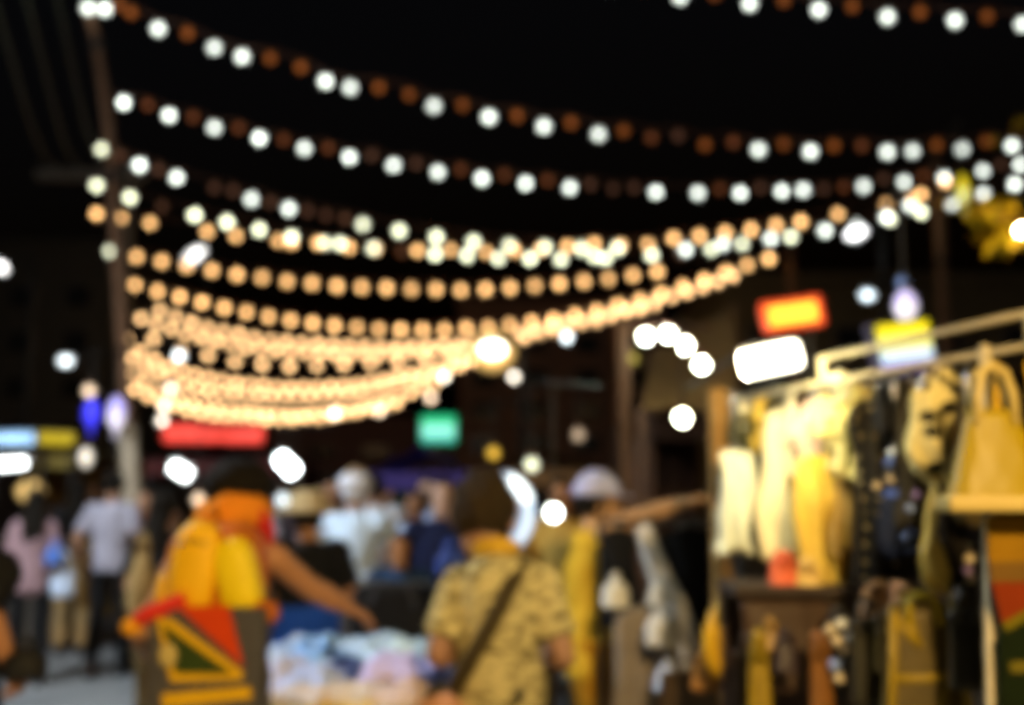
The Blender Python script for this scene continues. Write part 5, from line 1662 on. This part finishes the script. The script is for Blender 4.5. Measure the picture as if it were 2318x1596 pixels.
# smaller bags hung in the dark lower part of the stall
for (u, v, d, w, h, c, hh, lab) in (
        (1700, 1600, 2.95, 90, 120, (0.03, 0.018, 0.010), 40, 'black brown shoulder bag beside the round mustard bag'),
        (1905, 1585, 2.80, 110, 150, (0.014, 0.013, 0.012), 50, 'black shoulder bag behind the white beads'),
        (1975, 1600, 2.62, 100, 190, (0.020, 0.018, 0.010), 40, 'black bag between the beads and the net tote'),
        (2010, 1520, 2.58, 60, 90, (0.10, 0.065, 0.010), 30, 'small bronze purse left of the net tote'),
        (2190, 1560, 2.32, 80, 170, (0.018, 0.016, 0.008), 50, 'black pouch bag right of the net tote'),
        (2175, 1445, 2.36, 46, 66, (0.16, 0.11, 0.012), 30, 'small old gold purse hanging by the rack upright'),
        (1600, 1560, 3.35, 70, 70, (0.42, 0.20, 0.05), 20, 'small copper purse at the foot of the round mustard bag'),
        (1560, 1640, 3.6, 150, 110, (0.05, 0.032, 0.018), 30, 'wide dark brown bag on the ground row beside the taupe dress'),
        (1780, 1520, 2.80, 56, 70, (0.030, 0.018, 0.022), 20, 'small plum black purse on the front of the brown tote'),
        (1745, 1470, 2.84, 40, 46, (0.30, 0.17, 0.03), 20, 'tiny gold purse clipped to the brown tote')):
    handbag(lab, u, v, d, px(w, d), px(w * 0.8, d), px(h, d), 0.05, mat('bag_%d_%d' % (u, v), c, 0.4, 0.35, 12, 0.1), px(hh, d), R((u * 7) % 40 - 20), hr=0.005)
# bead strings and white pom-poms
BEADS = [('white and cream bead string hanging by the tan pouch', [(1880, 1425, 'c'), (1905, 1412, 'w'), (1925, 1445, 'w'), (1895, 1450, 'c'), (1915, 1470, 'c'), (1890, 1505, 'b'), (1900, 1535, 'c')], 2.7, 0.013),
         ('pale beads hanging by the upright of the rack', [(2195, 1265, 'c'), (2190, 1292, 'v'), (2198, 1310, 'c'), (2170, 1345, 'c')], 2.45, 0.010),
         ('bluish beads hanging in front of the dark blouse', [(1985, 1100, 'c'), (2015, 1085, 'c'), (2060, 1150, 'b'), (2052, 1215, 'b'), (2075, 1120, 'v')], 2.55, 0.009)]
BM_ = {'w': mat('bead_white', (0.8, 0.82, 0.75), 0.3, 0.1), 'c': mat('bead_cream', (0.72, 0.60, 0.38), 0.3, 0.1), 'b': mat('bead_blue', (0.30, 0.42, 0.80), 0.3, 0.1), 'v': mat('bead_violet', (0.45, 0.30, 0.60), 0.3, 0.1)}
for lab, L, d, r in BEADS:
    p0 = at(L[0][0], L[0][1], d)
    t = thing('bead_string', lab, 'beads', p0, 0, 'bead strings at the stall')
    pts = []
    for u, v, k in L:
        q = at(u, v, d) - p0
        bm = bmesh.new()
        ball(bm, q, r, 12, 8)
        obj('bead', bm, BM_[k], t, True)
        pts.append(q)
    bm = bmesh.new()
    tube(bm, [Vector((0.0, 0.02, 0.15))] + pts, [0.002] * (len(pts) + 1), 5)
    obj('thread', bm, CABLE, t)
for u, v, d, r, lab in ((1393, 1340, 4.7, 34, 'white pom-pom hat hung on the black waistcoat'), (1490, 1345, 4.6, 26, 'white pom-pom pinned on the pale grey scarf'), (1500, 1418, 4.4, 42, 'larger white knitted hat at the end of the pale grey scarf'), (1512, 1532, 4.4, 34, 'bluish white knitted hat low under the larger white one')):
    p = at(u, v, d)
    t = thing('knit_hat', lab, 'hat', p, 0, 'knitted hats at the stall')
    w = px(r, d)
    m = mat('white_knit' if v != 1532 else 'bluish_knit', (0.75, 0.73, 0.64) if v != 1532 else (0.62, 0.68, 0.80), 0.95, 0.1, 40, 0.5)
    bm = bmesh.new()
    lathe(bm, [(w * 0.85, -w * 0.9), (w * 0.92, -w * 0.6), (w * 0.86, -w * 0.5), (w * 0.9, -w * 0.1), (w * 0.72, w * 0.4), (w * 0.35, w * 0.72), (w * 0.1, w * 0.8)], 18)
    obj('crown', bm, m, t, True)
    bm = bmesh.new()
    ball(bm, (0, 0, w * 0.98), w * 0.28, 12, 8)
    obj('pompom', bm, m, t, True)
    bm = bmesh.new()
    lathe(bm, [(w * 0.9, -w * 0.95), (w * 0.97, -w * 0.9), (w * 0.97, -w * 0.66), (w * 0.9, -w * 0.6)], 18)
    obj('cuff', bm, m, t, True)
